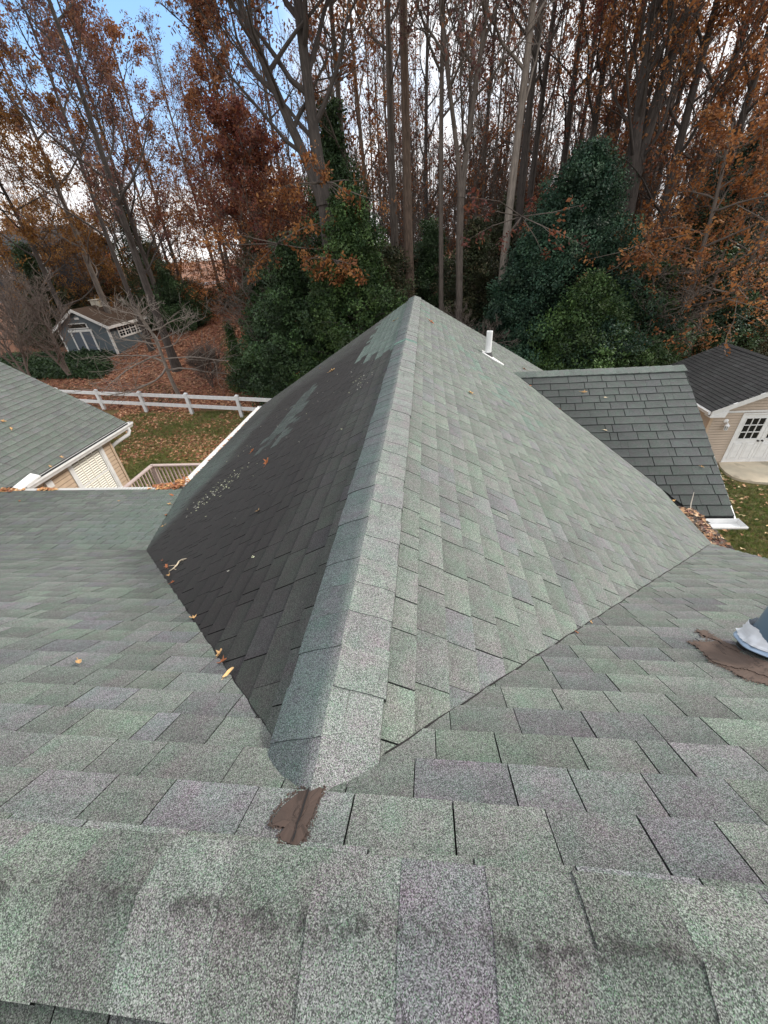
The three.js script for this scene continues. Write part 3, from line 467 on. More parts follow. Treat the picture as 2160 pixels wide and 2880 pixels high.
// walls; the left wing's window wall is built board by board
hp('wall', BOX(-6.3, 4.6, -8, -5.1, 0.9, 15.7), MAT.siding); hp('wall', BOX(-18, -12.94, -8, -5.5, 3, 13.40), MAT.siding); hp('wall', BOX(-14, 4.4, -8, -5.25, -4, 8.2), MAT.siding);
hp('wall', BOX(3, 6.1, -8, -5.35, 7.6, 15.4), MAT.siding);
{
  const wall = hp('siding_wall', BOX(-12.93, -12.90, -8, -5.60, 8.4, 13.40), MAT.sidingGap);  // darker backing paints in the shadow under each board lip
  const board = (z0, z1, y0, y1) => { const m = new MB().hex([P(-12.90, y0, z0), P(-12.868, y0, z0), P(-12.868, y0, z1), P(-12.90, y0, z1), P(-12.90, y1, z0), P(-12.885, y1, z0), P(-12.885, y1, z1), P(-12.90, y1, z1)]), g = m.geo(); g.translate(0, 0, 8); part('siding_board', g, MAT.siding, wall); };
  const wz0 = 11.30, wz1 = 12.78, wy1 = -5.72, wy0 = -7.62;
  for (let k = 0; k < 15; k++) { const y0 = -8 + k * 0.165, y1 = y0 + 0.138; if (y1 > -5.60) break; if (y0 > wy0 - 0.1) { board(9, wz0 - 0.15, y0, y1); board(wz1 + 0.15, 13.33, y0, y1); } else board(9, 13.33, y0, y1); }
  hp('corner_trim', BOX(-12.94, -12.845, -8, -5.6, 13.33, 13.43), MAT.siding);
  // window: casing, glass, and the plantation shutters behind
  const T = 0.15, win = hp('window', new MB().box(-12.90, -12.84, wy1, wy1 + T, wz0 - T, wz1 + T).box(-12.90, -12.82, wy0 - T, wy0, wz0 - T, wz1 + T).box(-12.90, -12.84, wy0, wy1, wz0 - T, wz0).box(-12.90, -12.84, wy0, wy1, wz1, wz1 + T)
    .box(-12.895, -12.855, wy0, wy1, wz0 + 0.001, wz0 + 0.05).box(-12.895, -12.855, wy0, wy1, wz1 - 0.05, wz1 - 0.001).box(-12.893, -12.857, -6.72, -6.66, wz0 + 0.05, wz1 - 0.05).geo(), MAT.white);
  const wp = (n, g, mt) => { g.translate(0, 0, 8); return part(n, g, mt, win); };
  wp('interior', BOX(-12.899, -12.897, wy0, wy1, wz0, wz1), M([0.22, 0.19, 0.15]));
  for (let k = 0; k < 3; k++) { const z = mix(wz0 + 0.05, wz1 - 0.05, (k + 1) / 4); wp('stile', BOX(-12.888, -12.862, wy0, wy1, z - 0.016, z + 0.016), MAT.shutter); }
  for (let c = 0; c < 4; c++) for (let k = 0; k < 21; k++) { const z0 = mix(wz0 + 0.05, wz1 - 0.05, c / 4) + 0.018, z1 = mix(wz0 + 0.05, wz1 - 0.05, (c + 1) / 4) - 0.018, y = wy0 + 0.06 + k * 0.09; if (y > wy1 - 0.05) continue; wp('slat', new MB().hex([P(-12.893, y, z0), P(-12.866, y - 0.038, z0), P(-12.866, y - 0.038, z1), P(-12.893, y, z1), P(-12.893, y + 0.014, z0), P(-12.866, y - 0.024, z0), P(-12.866, y - 0.024, z1), P(-12.893, y + 0.014, z1)]).geo(), MAT.shutter); }
  hp('shed_light', BOX(-12.90, -12.80, -6.05, -5.80, 10.1, 10.35), MAT.white).name = 'vent_hood';
}

// ------------------------------------------------------------------ deck railing, fence
{
  const t = thing('deck_railing', P(-9, -7.4, 12), 'faded tan wooden deck railing between the left wing and the black roof slope', 'railing'); const o = t.position;
  const pt = (n, m, mt = MAT.rail) => { const g = m.geo(); g.translate(-o.x, -o.y, -o.z); return part(n, g, mt, t); };
  const zr = 12.45, xl = -10.68, top = -6.42;
  for (const [a, b] of [[[xl, zr], [-6.5, zr]], [[xl, zr], [xl + 0.02, 10.0]]]) {
    pt('top_rail', new MB().bar(P(a[0], top, a[1]), P(b[0], top, b[1]), 0.15, 0.045)); pt('bottom_rail', new MB().bar(P(a[0], top - 0.85, a[1]), P(b[0], top - 0.85, b[1]), 0.05, 0.09));
    const L = Math.hypot(b[0] - a[0], b[1] - a[1]), n = Math.floor(L / 0.165);
    for (let k = 1; k < n; k++) { const x = mix(a[0], b[0], k / n), z = mix(a[1], b[1], k / n); pt('baluster', new MB().box(x - 0.02, x + 0.02, top - 0.85, top - 0.02, z - 0.02, z + 0.02)); }
  }
  for (const [x, z] of [[xl, zr], [-8.6, zr], [xl, 10.2]]) pt('post', new MB().box(x - 0.055, x + 0.055, -8, top + 0.03, z - 0.055, z + 0.055));
  const dk = pt('deck_floor', new MB().box(-10.75, -6.4, -7.55, -7.50, 9, 12.5)); for (let k = 0; k < 24; k++) { const m = new MB().box(-10.75, -6.4, -7.497, -7.47, 9.02 + k * 0.145, 9.02 + k * 0.145 + 0.138).geo(); m.translate(-o.x, -o.y, -o.z); part('deck_board', m, MAT.rail, dk); }
}
{
  const t = thing('rail_fence', P(-14, -7.7, 22), 'white two rail vinyl fence crossing the leafy lawn behind the house', 'fence'); const o = t.position;
  const pt = (n, m) => { const g = m.geo(); g.translate(-o.x, -o.y, -o.z); return part(n, g, MAT.white, t); };
  const p0 = [-17.95, 22.55], d = [3.52, -0.72]; const at = (k) => [p0[0] + d[0] * k, p0[1] + d[1] * k];
  for (let k = -3; k <= 4; k++) {
    const [x, z] = at(k), y = ground(x, z), w = 0.092;
    const q = pt('post', new MB().box(x - w, x + w, y - 0.1, y + 1.27, z - w, z + w));
    const cap = new THREE.CylinderGeometry(0.02, 0.155, 0.085, 4, 1); cap.rotateY(Math.PI / 4); const c = P(x, y + 1.307, z).sub(o); cap.translate(c.x, c.y, c.z); part('post_cap', cap, MAT.white, q);
    if (k < 4) { const [x2, z2] = at(k + 1), y2 = ground(x2, z2); for (const [h, n] of [[1.10, 'top_rail'], [0.52, 'bottom_rail']]) pt(n, new MB().bar(P(x, y + h, z), P(x2, y2 + h, z2), 0.06, 0.20)); }
  }
}

// ------------------------------------------------------------------ garage
{
  const t = thing('garage', P(13, -8, 17), 'small tan sided garage with white double doors under a black shingle roof', 'garage'); const o = t.position;
  const lift = (g) => { g.translate(-o.x, -o.y, -o.z); return g; }, pt = (n, m, mt) => part(n, lift(m.geo ? m.geo() : m), mt, t);
  const xE = 10.18, xC = 12.96, xF = 15.74, zf = 14.4, zb = 19.2, t2 = 0.425, yE = -5.70, yC = yE + (xC - xE) * t2;
  const wz = 14.72, wl = 10.46, wr = 15.46;
  pt('wall', new MB().box(wl, wr, -8, yE - 0.02, wz + 0.02, zb - 0.3), MAT.sidingG);
  // front siding, gable included, one board at a time
  const front = pt('front_wall', (() => { const m = new MB(), q = (x, y) => P(x, y, wz + 0.015); m.quad(q(wl, -8), q(wr, -8), q(wr, yE), q(wl, yE)); m.tri(q(wl, yE), q(wr, yE), q(xC, yC - 0.08)); return m; })(), MAT.sidingGap);  // backing coloured dark for the lip shadow between the boards
  const H = 0.105, dl = 11.50, dr = 13.52, dt = -5.93;
  for (let y = -8; y < yC - 0.2; y += H) {
    const y1 = y + H - 0.020, lim = (yy) => yy > yE + 0.03 ? (yC - 0.1 - yy) / t2 : 99; const hw = Math.min(lim(y1), (wr - wl) / 2);
    const segs = y1 < dt ? [[wl + 0.09, dl], [dr, wr - 0.09]] : (y1 < yE - 0.02) ? [[wl + 0.09, wr - 0.09]] : [[xC - hw, xC + hw]];
    for (const [a, b] of segs) if (b - a > 0.05) part('siding_board', lift(new MB().hex([P(a, y, wz - 0.022), P(b, y, wz - 0.022), P(b, y, wz + 0.014), P(a, y, wz + 0.014), P(a, y1, wz - 0.002), P(b, y1, wz - 0.002), P(b, y1, wz + 0.014), P(a, y1, wz + 0.014)]).geo()), MAT.sidingG, front);
  }
  pt('corner_trim', new MB().box(wl - 0.02, wl + 0.085, -8, yE - 0.1, wz - 0.022, wz + 0.09), MAT.siding);
  for (let k = 0; k < 20; k++) { const y = -8 + k * H * 1.08; pt('side_board', new MB().hex([P(wl - 0.012, y, wz + 0.1), P(wl + 0.01, y, wz + 0.1), P(wl + 0.01, y, zb - 0.3), P(wl - 0.012, y, zb - 0.3), P(wl, y + 0.11, wz + 0.1), P(wl + 0.01, y + 0.11, wz + 0.1), P(wl + 0.01, y + 0.11, zb - 0.3), P(wl, y + 0.11, zb - 0.3)]), MAT.sidingG); }
  pt('frieze', new MB().box(wl + 0.3, wr - 0.3, dt + 0.03, dt + 0.10, wz - 0.03, wz - 0.015), MAT.white);
  // roof: deck, shingles, rakes, fascia and gutter
  const deck = new MB(), Yg = (x) => x < xC ? yE + (x - xE) * t2 : yE + (xF - x) * t2;
  for (const [a, b] of [[xE, xC], [xC, xF]]) deck.hex([P(a, Yg(a) - 0.14, zf), P(b, Yg(b) - 0.14, zf), P(b, Yg(b) - 0.14, zb), P(a, Yg(a) - 0.14, zb), P(a, Yg(a) - 0.01, zf), P(b, Yg(b) - 0.01, zf), P(b, Yg(b) - 0.01, zb), P(a, Yg(a) - 0.01, zb)]);
  const roof = pt('roof', deck, MAT.deck), r = rng(301), rest = new MB(true); let n = 0;
  const cs = 1 / Math.sqrt(1 + t2 * t2), run = 0.16 * cs;
  for (const sd of [-1, 1]) for (let k = 0; k * run < xC - xE - 0.02; k++) for (let z = zf - 0.04 - r() * 0.3; z < zb + 0.05;) {
    const w = 0.30 + 0.06 * r(), z0 = Math.max(z, zf - 0.04), z1 = Math.min(z + w - 0.012, zb + 0.04); z += w; if (z1 - z0 < 0.03) continue;
    const d0 = k * run - 0.03, d1 = Math.min((k + 1) * run, xC - xE + 0.03), m = new MB(true), X = (d) => xC + sd * Math.max(d, 0), y = (d, l) => yC - Math.max(d, 0) * t2 + l; const b = (0.032 + 0.014 * r()) * (1 + 0.5 * (r() < 0.15)), c = [b, b, b * 1.06];
    const q = [P(X(d0), y(d0, 0.004), z0), P(X(d0), y(d0, 0.004), z1), P(X(d1), y(d1, 0.016), z1), P(X(d1), y(d1, 0.016), z0)], e = [P(X(d1), y(d1, -0.01), z1), P(X(d1), y(d1, -0.01), z0)];
    const u = [[z0 / 2, k * 0.37], [z1 / 2, k * 0.37], [z1 / 2, k * 0.37 + 0.08], [z0 / 2, k * 0.37 + 0.08]];
    m.quad(q[0], q[1], q[2], q[3], u, c); m.quad(q[2], q[3], e[1], e[0], u, c.map((v) => v * 0.5));
    const onScreen = sd < 0 && (() => { const s = toPx(q[2]); return s && s[0] > 1850 && s[0] < 2160; })();
    if (onScreen && n < 300) { part('shingle', lift(m.geo()), MAT.shingle, roof); n++; } else { rest.p.push(...m.p); rest.u.push(...m.u); rest.c.push(...m.c); }
  }
  tag(part('shingles', lift(rest.geo()), MAT.shingle, t), null, null, null, 'stuff');
  const cap = new MB(true); for (let z = zf - 0.04; z < zb; z += 0.17) { const c = [0.052, 0.052, 0.055]; for (const sd of [-1, 1]) cap.quad(P(xC, yC + 0.03, z), P(xC, yC + 0.022, z + 0.17), P(xC + sd * 0.14, yC - 0.14 * t2 + 0.022, z + 0.17), P(xC + sd * 0.14, yC - 0.14 * t2 + 0.03, z), [[0, z], [0, z + 0.08], [0.07, z + 0.08], [0.07, z]], c); } pt('ridge_cap', cap, MAT.shingle);
  for (const sd of [-1, 1]) { const a = sd < 0 ? xE : xF; pt('rake_board', new MB().hex([P(a, yE - 0.20, zf - 0.02), P(xC, yC - 0.20, zf - 0.02), P(xC, yC - 0.20, zf + 0.03), P(a, yE - 0.20, zf + 0.03), P(a, yE + 0.005, zf - 0.04), P(xC, yC + 0.005, zf - 0.04), P(xC, yC + 0.005, zf + 0.03), P(a, yE + 0.005, zf + 0.03)]), MAT.white); }
  pt('eave_return', new MB().hex([P(xE - 0.01, yE - 0.24, zf - 0.03), P(xE + 0.50, yE - 0.24, zf - 0.03), P(xE + 0.50, yE - 0.24, wz - 0.02), P(xE - 0.01, yE - 0.24, wz - 0.02), P(xE - 0.01, yE - 0.195, zf - 0.03), P(xE + 0.55, yE + 0.02, zf - 0.03), P(xE + 0.55, yE + 0.02, wz - 0.02), P(xE - 0.01, yE - 0.195, wz - 0.02)]), MAT.white);
  { const m = new MB(), pr = [[0, 0], [0, -0.12], [-0.09, -0.12], [-0.13, 0.0], [-0.115, 0.0], [-0.08, -0.10], [-0.02, -0.10], [-0.02, 0]], A = pr.map(([x, y]) => P(xE + x, yE + y - 0.02, zf)), B = pr.map(([x, y]) => P(xE + x, yE + y - 0.02, zb)); A.forEach((_, k) => { const j = (k + 1) % A.length; m.quad(A[k], A[j], B[j], B[k]); }); pt('gutter', m, MAT.white); }
  pt('soffit', new MB().box(xE, wl, yE - 0.16, yE - 0.145, zf, zb), MAT.whiteOld);
  // doors
  pt('door_frame', new MB().box(dl, dl + 0.06, -8, dt, wz - 0.035, wz + 0.01).box(dr - 0.06, dr, -8, dt, wz - 0.035, wz + 0.01).box(dl + 0.06, dr - 0.06, dt - 0.06, dt, wz - 0.035, wz + 0.01), MAT.white);
  const dw = (dr - dl - 0.12 - 0.012) / 2;
  for (let q = 0; q < 2; q++) {
    const x0 = dl + 0.06 + q * (dw + 0.012), x1 = x0 + dw, yb = -7.975, yt = dt - 0.066, gx0 = x0 + 0.13, gx1 = x1 - 0.13, gy1 = yt - 0.13, gy0 = gy1 - 0.83;
    const door = pt('door', new MB().box(x0, x1, yb, gy0, wz - 0.02, wz + 0.012).box(x0, gx0, gy0, yt, wz - 0.02, wz + 0.012).box(gx1, x1, gy0, yt, wz - 0.02, wz + 0.012).box(gx0, gx1, gy1, yt, wz - 0.02, wz + 0.012), MAT.white);
    const dp = (nm, m, mt) => part(nm, lift(m.geo ? m.geo() : m), mt, door);
    for (let i = 0; i < 3; i++) for (let j = 0; j < 3; j++) { const a = mix(gx0, gx1, i / 3), b = mix(gx0, gx1, (i + 1) / 3), c = mix(gy0, gy1, j / 3), d = mix(gy0, gy1, (j + 1) / 3); dp('pane', new MB().box(a + 0.012, b - 0.012, c + 0.012, d - 0.012, wz - 0.004, wz + 0.004), MAT.darkGlass); }
    const mu = new MB(); for (let i = 0; i <= 3; i++) { const a = mix(gx0, gx1, i / 3); mu.box(a - 0.014, a + 0.014, gy0 - 0.014, gy1 + 0.014, wz - 0.028, wz - 0.002); } for (let j = 0; j <= 3; j++) { const c = mix(gy0, gy1, j / 3); mu.box(gx0 - 0.014, gx1 + 0.014, c - 0.014, c + 0.014, wz - 0.030, wz - 0.003); } dp('muntins', mu, MAT.white);
    for (let i = 0; i < 2; i++) { const a = x0 + 0.12 + i * (dw / 2 - 0.04), b = a + dw / 2 - 0.2, c = yb + 0.2, d = gy0 - 0.16; dp('door_panel', new MB().hex([P(a, c, wz - 0.02), P(b, c, wz - 0.02), P(b, d, wz - 0.02), P(a, d, wz - 0.02), P(a + 0.05, c + 0.05, wz - 0.037), P(b - 0.05, c + 0.05, wz - 0.037), P(b - 0.05, d - 0.05, wz - 0.037), P(a + 0.05, d - 0.05, wz - 0.037)]).box(a - 0.03, b + 0.03, d, d + 0.022, wz - 0.034, wz - 0.0205).box(a - 0.03, b + 0.03, c - 0.022, c, wz - 0.034, wz - 0.0205).box(a - 0.03, a - 0.008, c, d, wz - 0.034, wz - 0.0205).box(b + 0.008, b + 0.03, c, d, wz - 0.034, wz - 0.0205), MAT.white); }
    const kb = new THREE.LatheGeometry([[0.0, 0.066], [0.026, 0.06], [0.032, 0.045], [0.018, 0.028], [0.014, 0.012], [0.034, 0.008], [0.034, 0]].map((v) => new THREE.Vector2(...v)), 16); kb.rotateX(Math.PI / 2); const kp = P(q ? x0 + 0.07 : x1 - 0.07, gy0 - 0.08, wz - 0.02); kb.translate(kp.x, kp.y, kp.z); dp('door_knob', kb, MAT.bronze);
  }
  pt('threshold', new MB().box(dl, dr, -8.0, -7.978, wz - 0.10, wz + 0.02), MAT.bronze);
  // coach lantern
  const lx = 11.02, ly = -6.28, lz = wz - 0.02, lamp = pt('wall_lamp', (() => { const g = new THREE.LatheGeometry([[0, 0.035], [0.03, 0.033], [0.06, 0.02], [0.085, 0.006], [0.085, 0]].map((v) => new THREE.Vector2(...v)), 24); g.rotateX(Math.PI / 2); g.translate(...P(lx, ly + 0.06, lz).toArray()); return g; })(), MAT.white);
  const lp = (nm, m, mt) => part(nm, lift(m.geo ? m.geo() : m), mt, lamp);
  lp('arm', new MB().bar(P(lx, ly + 0.06, lz), P(lx, ly + 0.02, lz - 0.13), 0.03, 0.03), MAT.white);
  { const g = new THREE.CylinderGeometry(0.02, 0.095, 0.09, 6); g.translate(...P(lx, ly - 0.015, lz - 0.14).toArray()); lp('lamp_roof', g, MAT.white); const b = new THREE.CylinderGeometry(0.07, 0.06, 0.02, 6); b.translate(...P(lx, ly - 0.225, lz - 0.14).toArray()); lp('lamp_base', b, MAT.white); const gl = new THREE.CylinderGeometry(0.066, 0.055, 0.155, 6); gl.translate(...P(lx, ly - 0.138, lz - 0.14).toArray()); lp('lamp_glass', gl, new THREE.MeshPhysicalMaterial({ color: 0xdfe3e6, transmission: 0.7, roughness: 0.25, thickness: 0 })); const cage = new MB(); for (let k = 0; k < 6; k++) { const a = k / 6 * Math.PI * 2, c = Math.cos(a), s = Math.sin(a); cage.bar(P(lx + c * 0.058, ly - 0.22, lz - 0.14 + s * 0.058), P(lx + c * 0.07, ly - 0.06, lz - 0.14 + s * 0.07), 0.012, 0.012); } lp('lamp_cage', cage, MAT.white); }
  // rounded concrete apron in front of the doors
  const ap = new MB(), outl = [[11.42, 14.7], [11.30, 14.35], [11.22, 13.9], [11.26, 13.55], [11.45, 13.32], [11.8, 13.16], [12.4, 13.06], [13.2, 13.02], [14.0, 13.1], [14.0, 14.7]]; const h = -7.93, c = P(12.6, h, 14.0);
  outl.forEach(([x, z], k) => { const [x2, z2] = outl[(k + 1) % outl.length], a = P(x, h, z), b = P(x2, h, z2); ap.tri(c, a, b, [12.6 / 2, 7], [x / 2, z / 2], [x2 / 2, z2 / 2]); ap.quad(a, b, P(x2, -8.1, z2), P(x, -8.1, z)); });
  tag(mesh('concrete_apron', ap.geo(), MAT.concrete), 'stained concrete apron with a rounded edge before the garage doors', null, null, 'structure');
}

// ------------------------------------------------------------------ leaning old shed, far houses
{
  const t = thing('garden_shed', P(-29.5, -6.2, 36), 'old slate blue garden shed with white trim and a long paned window', 'shed'); const o = t.position;
  const lift = (g) => { g.translate(-o.x, -o.y, -o.z); return g; }, pt = (n, m, mt) => part(n, lift(m.geo ? m.geo() : m), mt, t);
  const x1 = -27.07, x0 = -31.75, zf = 33.6, zb = 38.6, yb = -6.3, ye = -3.95, xc = (x0 + x1) / 2, yc = ye + 1.28, zr = 33.35;
  pt('wall', (() => { const m = new MB().box(x0, x1, yb, ye, zf, zb); for (const z of [zf, zb]) m.tri(P(x0, ye, z), P(x1, ye, z), P(xc, yc - 0.05, z)); return m; })(), MAT.shedWall);
  const rf = new MB(); for (const [a, ya, b, yb2] of [[x0 - 0.3, ye - 0.16, xc, yc], [xc, yc, x1 + 0.3, ye - 0.16]]) rf.hex([P(a, ya - 0.06, zr), P(b, yb2 - 0.06, zr), P(b, yb2 - 0.06, zb + 0.3), P(a, ya - 0.06, zb + 0.3), P(a, ya + 0.06, zr), P(b, yb2 + 0.06, zr), P(b, yb2 + 0.06, zb + 0.3), P(a, ya + 0.06, zb + 0.3)]);
  pt('roof', rf, MAT.shedRoof);
  for (const [a, ya, b, y2] of [[x0 - 0.32, ye - 0.17, xc, yc], [x1 + 0.32, ye - 0.17, xc, yc]]) pt('rake_board', new MB().hex([P(a, ya - 0.17, zr - 0.03), P(b, y2 - 0.15, zr - 0.03), P(b, y2 - 0.15, zr - 0.002), P(a, ya - 0.17, zr - 0.002), P(a, ya + 0.08, zr - 0.03), P(b, y2 + 0.08, zr - 0.03), P(b, y2 + 0.08, zr - 0.002), P(a, ya + 0.08, zr - 0.002)]), MAT.shedTrim);
  pt('fascia', new MB().box(x1 + 0.30, x1 + 0.33, ye - 0.30, ye - 0.08, zr, zb + 0.3), MAT.shedTrim);
  for (const [x, z] of [[x1 - 0.06, zf], [x0 + 0.06, zf]]) pt('corner_board', new MB().box(x - 0.075, x + 0.075, yb, ye - 0.1, z - 0.03, z - 0.002), MAT.shedTrim);
  pt('corner_board', new MB().box(x1 + 0.002, x1 + 0.03, yb, ye - 0.1, zf - 0.03, zf + 0.12), MAT.shedTrim); pt('corner_board', new MB().box(x1 + 0.002, x1 + 0.03, yb, ye - 0.1, zb - 0.12, zb), MAT.shedTrim);
  // double door with white stiles, transom light
  const dx0 = xc - 1.25, dx1 = xc + 0.75, dtop = -4.35;
  const door = pt('door', new MB().box(dx0, dx1, yb + 0.1, dtop, zf - 0.03, zf - 0.003), MAT.shedDoor);
  for (const x of [dx0, (dx0 + dx1) / 2 - 0.1, dx1 - 0.1]) part('stile', lift(new MB().box(x, x + (x > dx0 ? 0.17 : 0.13), yb + 0.1, dtop, zf - 0.055, zf - 0.031).geo()), MAT.shedTrim, door);
  part('sill', lift(new MB().box(dx0, dx1 + 0.6, yb + 0.02, yb + 0.1, zf - 0.07, zf - 0.031).geo()), MAT.shedTrim, door);
  pt('lintel', new MB().box(dx0 - 0.1, dx1 + 0.1, dtop, dtop + 0.18, zf - 0.06, zf - 0.003), MAT.shedTrim);
  const tr = pt('transom_window', new MB().box(dx0 + 0.05, dx1 - 0.05, dtop + 0.24, dtop + 0.31, zf - 0.05, zf - 0.003).box(dx0 + 0.15, dx1 - 0.25, dtop + 0.62, dtop + 0.68, zf - 0.05, zf - 0.003).box(dx1 - 0.22, dx1 - 0.12, dtop + 0.31, dtop + 0.62, zf - 0.05, zf - 0.003), MAT.shedTrim);
  for (let k = 0; k < 4; k++) part('pane', lift(new MB().box(dx0 + 0.15 + k * 0.4, dx0 + 0.52 + k * 0.4, dtop + 0.315, dtop + 0.615, zf - 0.03, zf - 0.004).geo()), MAT.darkGlass, tr);
  pt('gable_vent', new MB().box(xc - 0.25, xc + 0.15, dtop + 0.95, dtop + 1.12, zf - 0.04, zf - 0.003), MAT.shedTrim);
  // long side window, four sashes of two by four panes
  const wz0 = 34.75, wz1 = 37.9, wy0 = -5.05, wy1 = -4.22, X = x1, win = pt('window', new MB().box(X + 0.002, X + 0.05, wy0 - 0.14, wy0, wz0 - 0.1, wz1 + 0.1).box(X + 0.002, X + 0.04, wy1, wy1 + 0.06, wz0 - 0.1, wz1 + 0.1).box(X + 0.002, X + 0.04, wy0, wy1, wz0 - 0.1, wz0).box(X + 0.002, X + 0.04, wy0, wy1, wz1, wz1 + 0.1), MAT.shedTrim);
  for (let s = 0; s < 4; s++) {
    const a = mix(wz0, wz1, s / 4), b = mix(wz0, wz1, (s + 1) / 4); if (s) part('mullion', lift(new MB().box(X + 0.003, X + 0.042, wy0, wy1, a - 0.07, a + 0.07).geo()), MAT.shedTrim, win);
    for (let i = 0; i < 2; i++) for (let j = 0; j < 4; j++) { const c = mix(a + 0.07, b - 0.07, i / 2), d = mix(a + 0.07, b - 0.07, (i + 1) / 2), e = mix(wy0, wy1, j / 4), f = mix(wy0, wy1, (j + 1) / 4); part('pane', lift(new MB().box(X + 0.002, X + 0.012, e + 0.02, f - 0.02, c + 0.02, d - 0.02).geo()), MAT.darkGlass, win); }
    part('muntins', lift(new MB().box(X + 0.004, X + 0.026, wy0, wy1, (a + b) / 2 - 0.022, (a + b) / 2 + 0.022).box(X + 0.004, X + 0.024, (wy0 + wy1) / 2 - 0.035, (wy0 + wy1) / 2 + 0.035, a, b).box(X + 0.004, X + 0.02, mix(wy0, wy1, 0.25) - 0.012, mix(wy0, wy1, 0.25) + 0.012, a, b).box(X + 0.004, X + 0.02, mix(wy0, wy1, 0.75) - 0.012, mix(wy0, wy1, 0.75) + 0.012, a, b).geo()), MAT.shedTrim, win);
  }
  pt('roof_vent', new MB().hex([P(xc - 0.4, yc - 0.1, 36.3), P(xc + 0.35, yc - 0.2, 36.3), P(xc + 0.35, yc - 0.2, 37.1), P(xc - 0.4, yc - 0.1, 37.1), P(xc - 0.4, yc + 0.42, 36.3), P(xc + 0.35, yc + 0.42, 36.3), P(xc + 0.35, yc + 0.42, 37.1), P(xc - 0.4, yc + 0.42, 37.1)]).box(xc - 0.48, xc + 0.43, yc + 0.42, yc + 0.47, 36.2, 37.2), M([0.5, 0.45, 0.36], { map: STUCCO }));
}
function farHouse(name, label, o) {
  const t = thing(name, P(o.x, o.y0, o.z), label, 'house'), q = t.position, lift = (g) => { g.translate(-q.x, -q.y, -q.z); return g; }, pt = (n, m, mt, p = t) => part(n, lift(m.geo()), mt, p);
  const x0 = o.x - o.w / 2, x1 = o.x + o.w / 2, z0 = o.z, z1 = o.z + o.d, yc = o.y1 + o.rise, zc = (z0 + z1) / 2;
  const w = pt('wall', new MB().box(x0, x1, o.y0, o.y1, z0, z1), o.wall);
  const rf = new MB(); for (const [a, b] of [[z0 - 0.4, zc], [z1 + 0.4, zc]]) rf.hex([P(x0 - 0.4, o.y1 - 0.15, a), P(x1 + 0.4, o.y1 - 0.15, a), P(x1 + 0.4, yc - 0.15, b), P(x0 - 0.4, yc - 0.15, b), P(x0 - 0.4, o.y1, a), P(x1 + 0.4, o.y1, a), P(x1 + 0.4, yc, b), P(x0 - 0.4, yc, b)]); rf.tri(P(x0, o.y1, z0), P(x0, o.y1, z1), P(x0, yc - 0.2, zc)); rf.tri(P(x1, o.y1, z0), P(x1, o.y1, z1), P(x1, yc - 0.2, zc));
  const roof = pt('roof', rf, o.roof); if (o.chimney) pt('chimney', new MB().box(x0 + 1, x0 + 1.8, yc - 1, yc + 0.9, zc - 0.4, zc + 0.4), MAT.brick, roof);
  for (const [wx, wy, ww, wh] of o.windows) { const f = pt('window', new MB().box(wx - ww / 2 - 0.12, wx + ww / 2 + 0.12, wy - wh / 2 - 0.15, wy - wh / 2, z0 - 0.08, z0 - 0.002).box(wx - ww / 2 - 0.1, wx + ww / 2 + 0.1, wy + wh / 2, wy + wh / 2 + 0.12, z0 - 0.06, z0 - 0.002).box(wx - ww / 2 - 0.1, wx - ww / 2, wy - wh / 2, wy + wh / 2, z0 - 0.06, z0 - 0.002).box(wx + ww / 2, wx + ww / 2 + 0.1, wy - wh / 2, wy + wh / 2, z0 - 0.06, z0 - 0.002).box(wx - ww / 2, wx + ww / 2, wy - 0.03, wy + 0.03, z0 - 0.05, z0 - 0.012), MAT.white); pt('pane', new MB().box(wx - ww / 2, wx + ww / 2, wy - wh / 2, wy + wh / 2, z0 - 0.01, z0 - 0.003), MAT.darkGlass, f); }
}
farHouse('dark_house', 'dark house with a white sash window half hidden behind orange oak leaves', { x: -42, y0: -7, y1: 2.2, z: 44, w: 9, d: 9, rise: 2.0, wall: MAT.darkHouse, roof: MAT.darkRoof, windows: [[-39.8, 0.85, 0.95, 1.8], [-44.2, 0.9, 0.95, 1.8]], chimney: 1 });
farHouse('grey_roofed_house', 'grey roofed house glimpsed through the hollies behind the peak', { x: -13.5, y0: -5.6, y1: -1.0, z: 48, w: 9, d: 9, rise: 5.2, wall: MAT.darkHouse, roof: MAT.greyRoof, windows: [[-13.4, -2.3, 1.3, 1.5], [-11.2, -2.3, 1.0, 1.5]] });
// ------------------------------------------------------------------ trees
// leaf sprays: a few small folded leaves round a point, used as copies
function spray(n, L, W, spread, seed, droop = 0.3) {
  const r = rng(seed), m = new MB();
  for (let k = 0; k < n; k++) {
    const a = r() * 6.283, e = (r() - 0.5) * 1.6 - droop, d = new THREE.Vector3(Math.cos(a) * Math.cos(e), Math.sin(e), Math.sin(a) * Math.cos(e)), s = new THREE.Vector3(-d.z, (r() - 0.5) * 1.4, d.x).normalize(), n2 = d.clone().cross(s).multiplyScalar(0.25);
    const o = new THREE.Vector3((r() - 0.5) * 2, (r() - 0.5) * 2, (r() - 0.5) * 2).multiplyScalar(spread), l = L * (0.7 + 0.6 * r()), w = W * (0.7 + 0.6 * r());
    const b = o.clone(), t = o.clone().addScaledVector(d, l), c = o.clone().addScaledVector(d, l * 0.5), p = c.clone().addScaledVector(s, w).addScaledVector(n2, w), q = c.clone().addScaledVector(s, -w).addScaledVector(n2, w);
    m.tri(b, p, t); m.tri(b, t, q);
  }
  const g = m.geo(); g.deleteAttribute('uv'); return g;
}
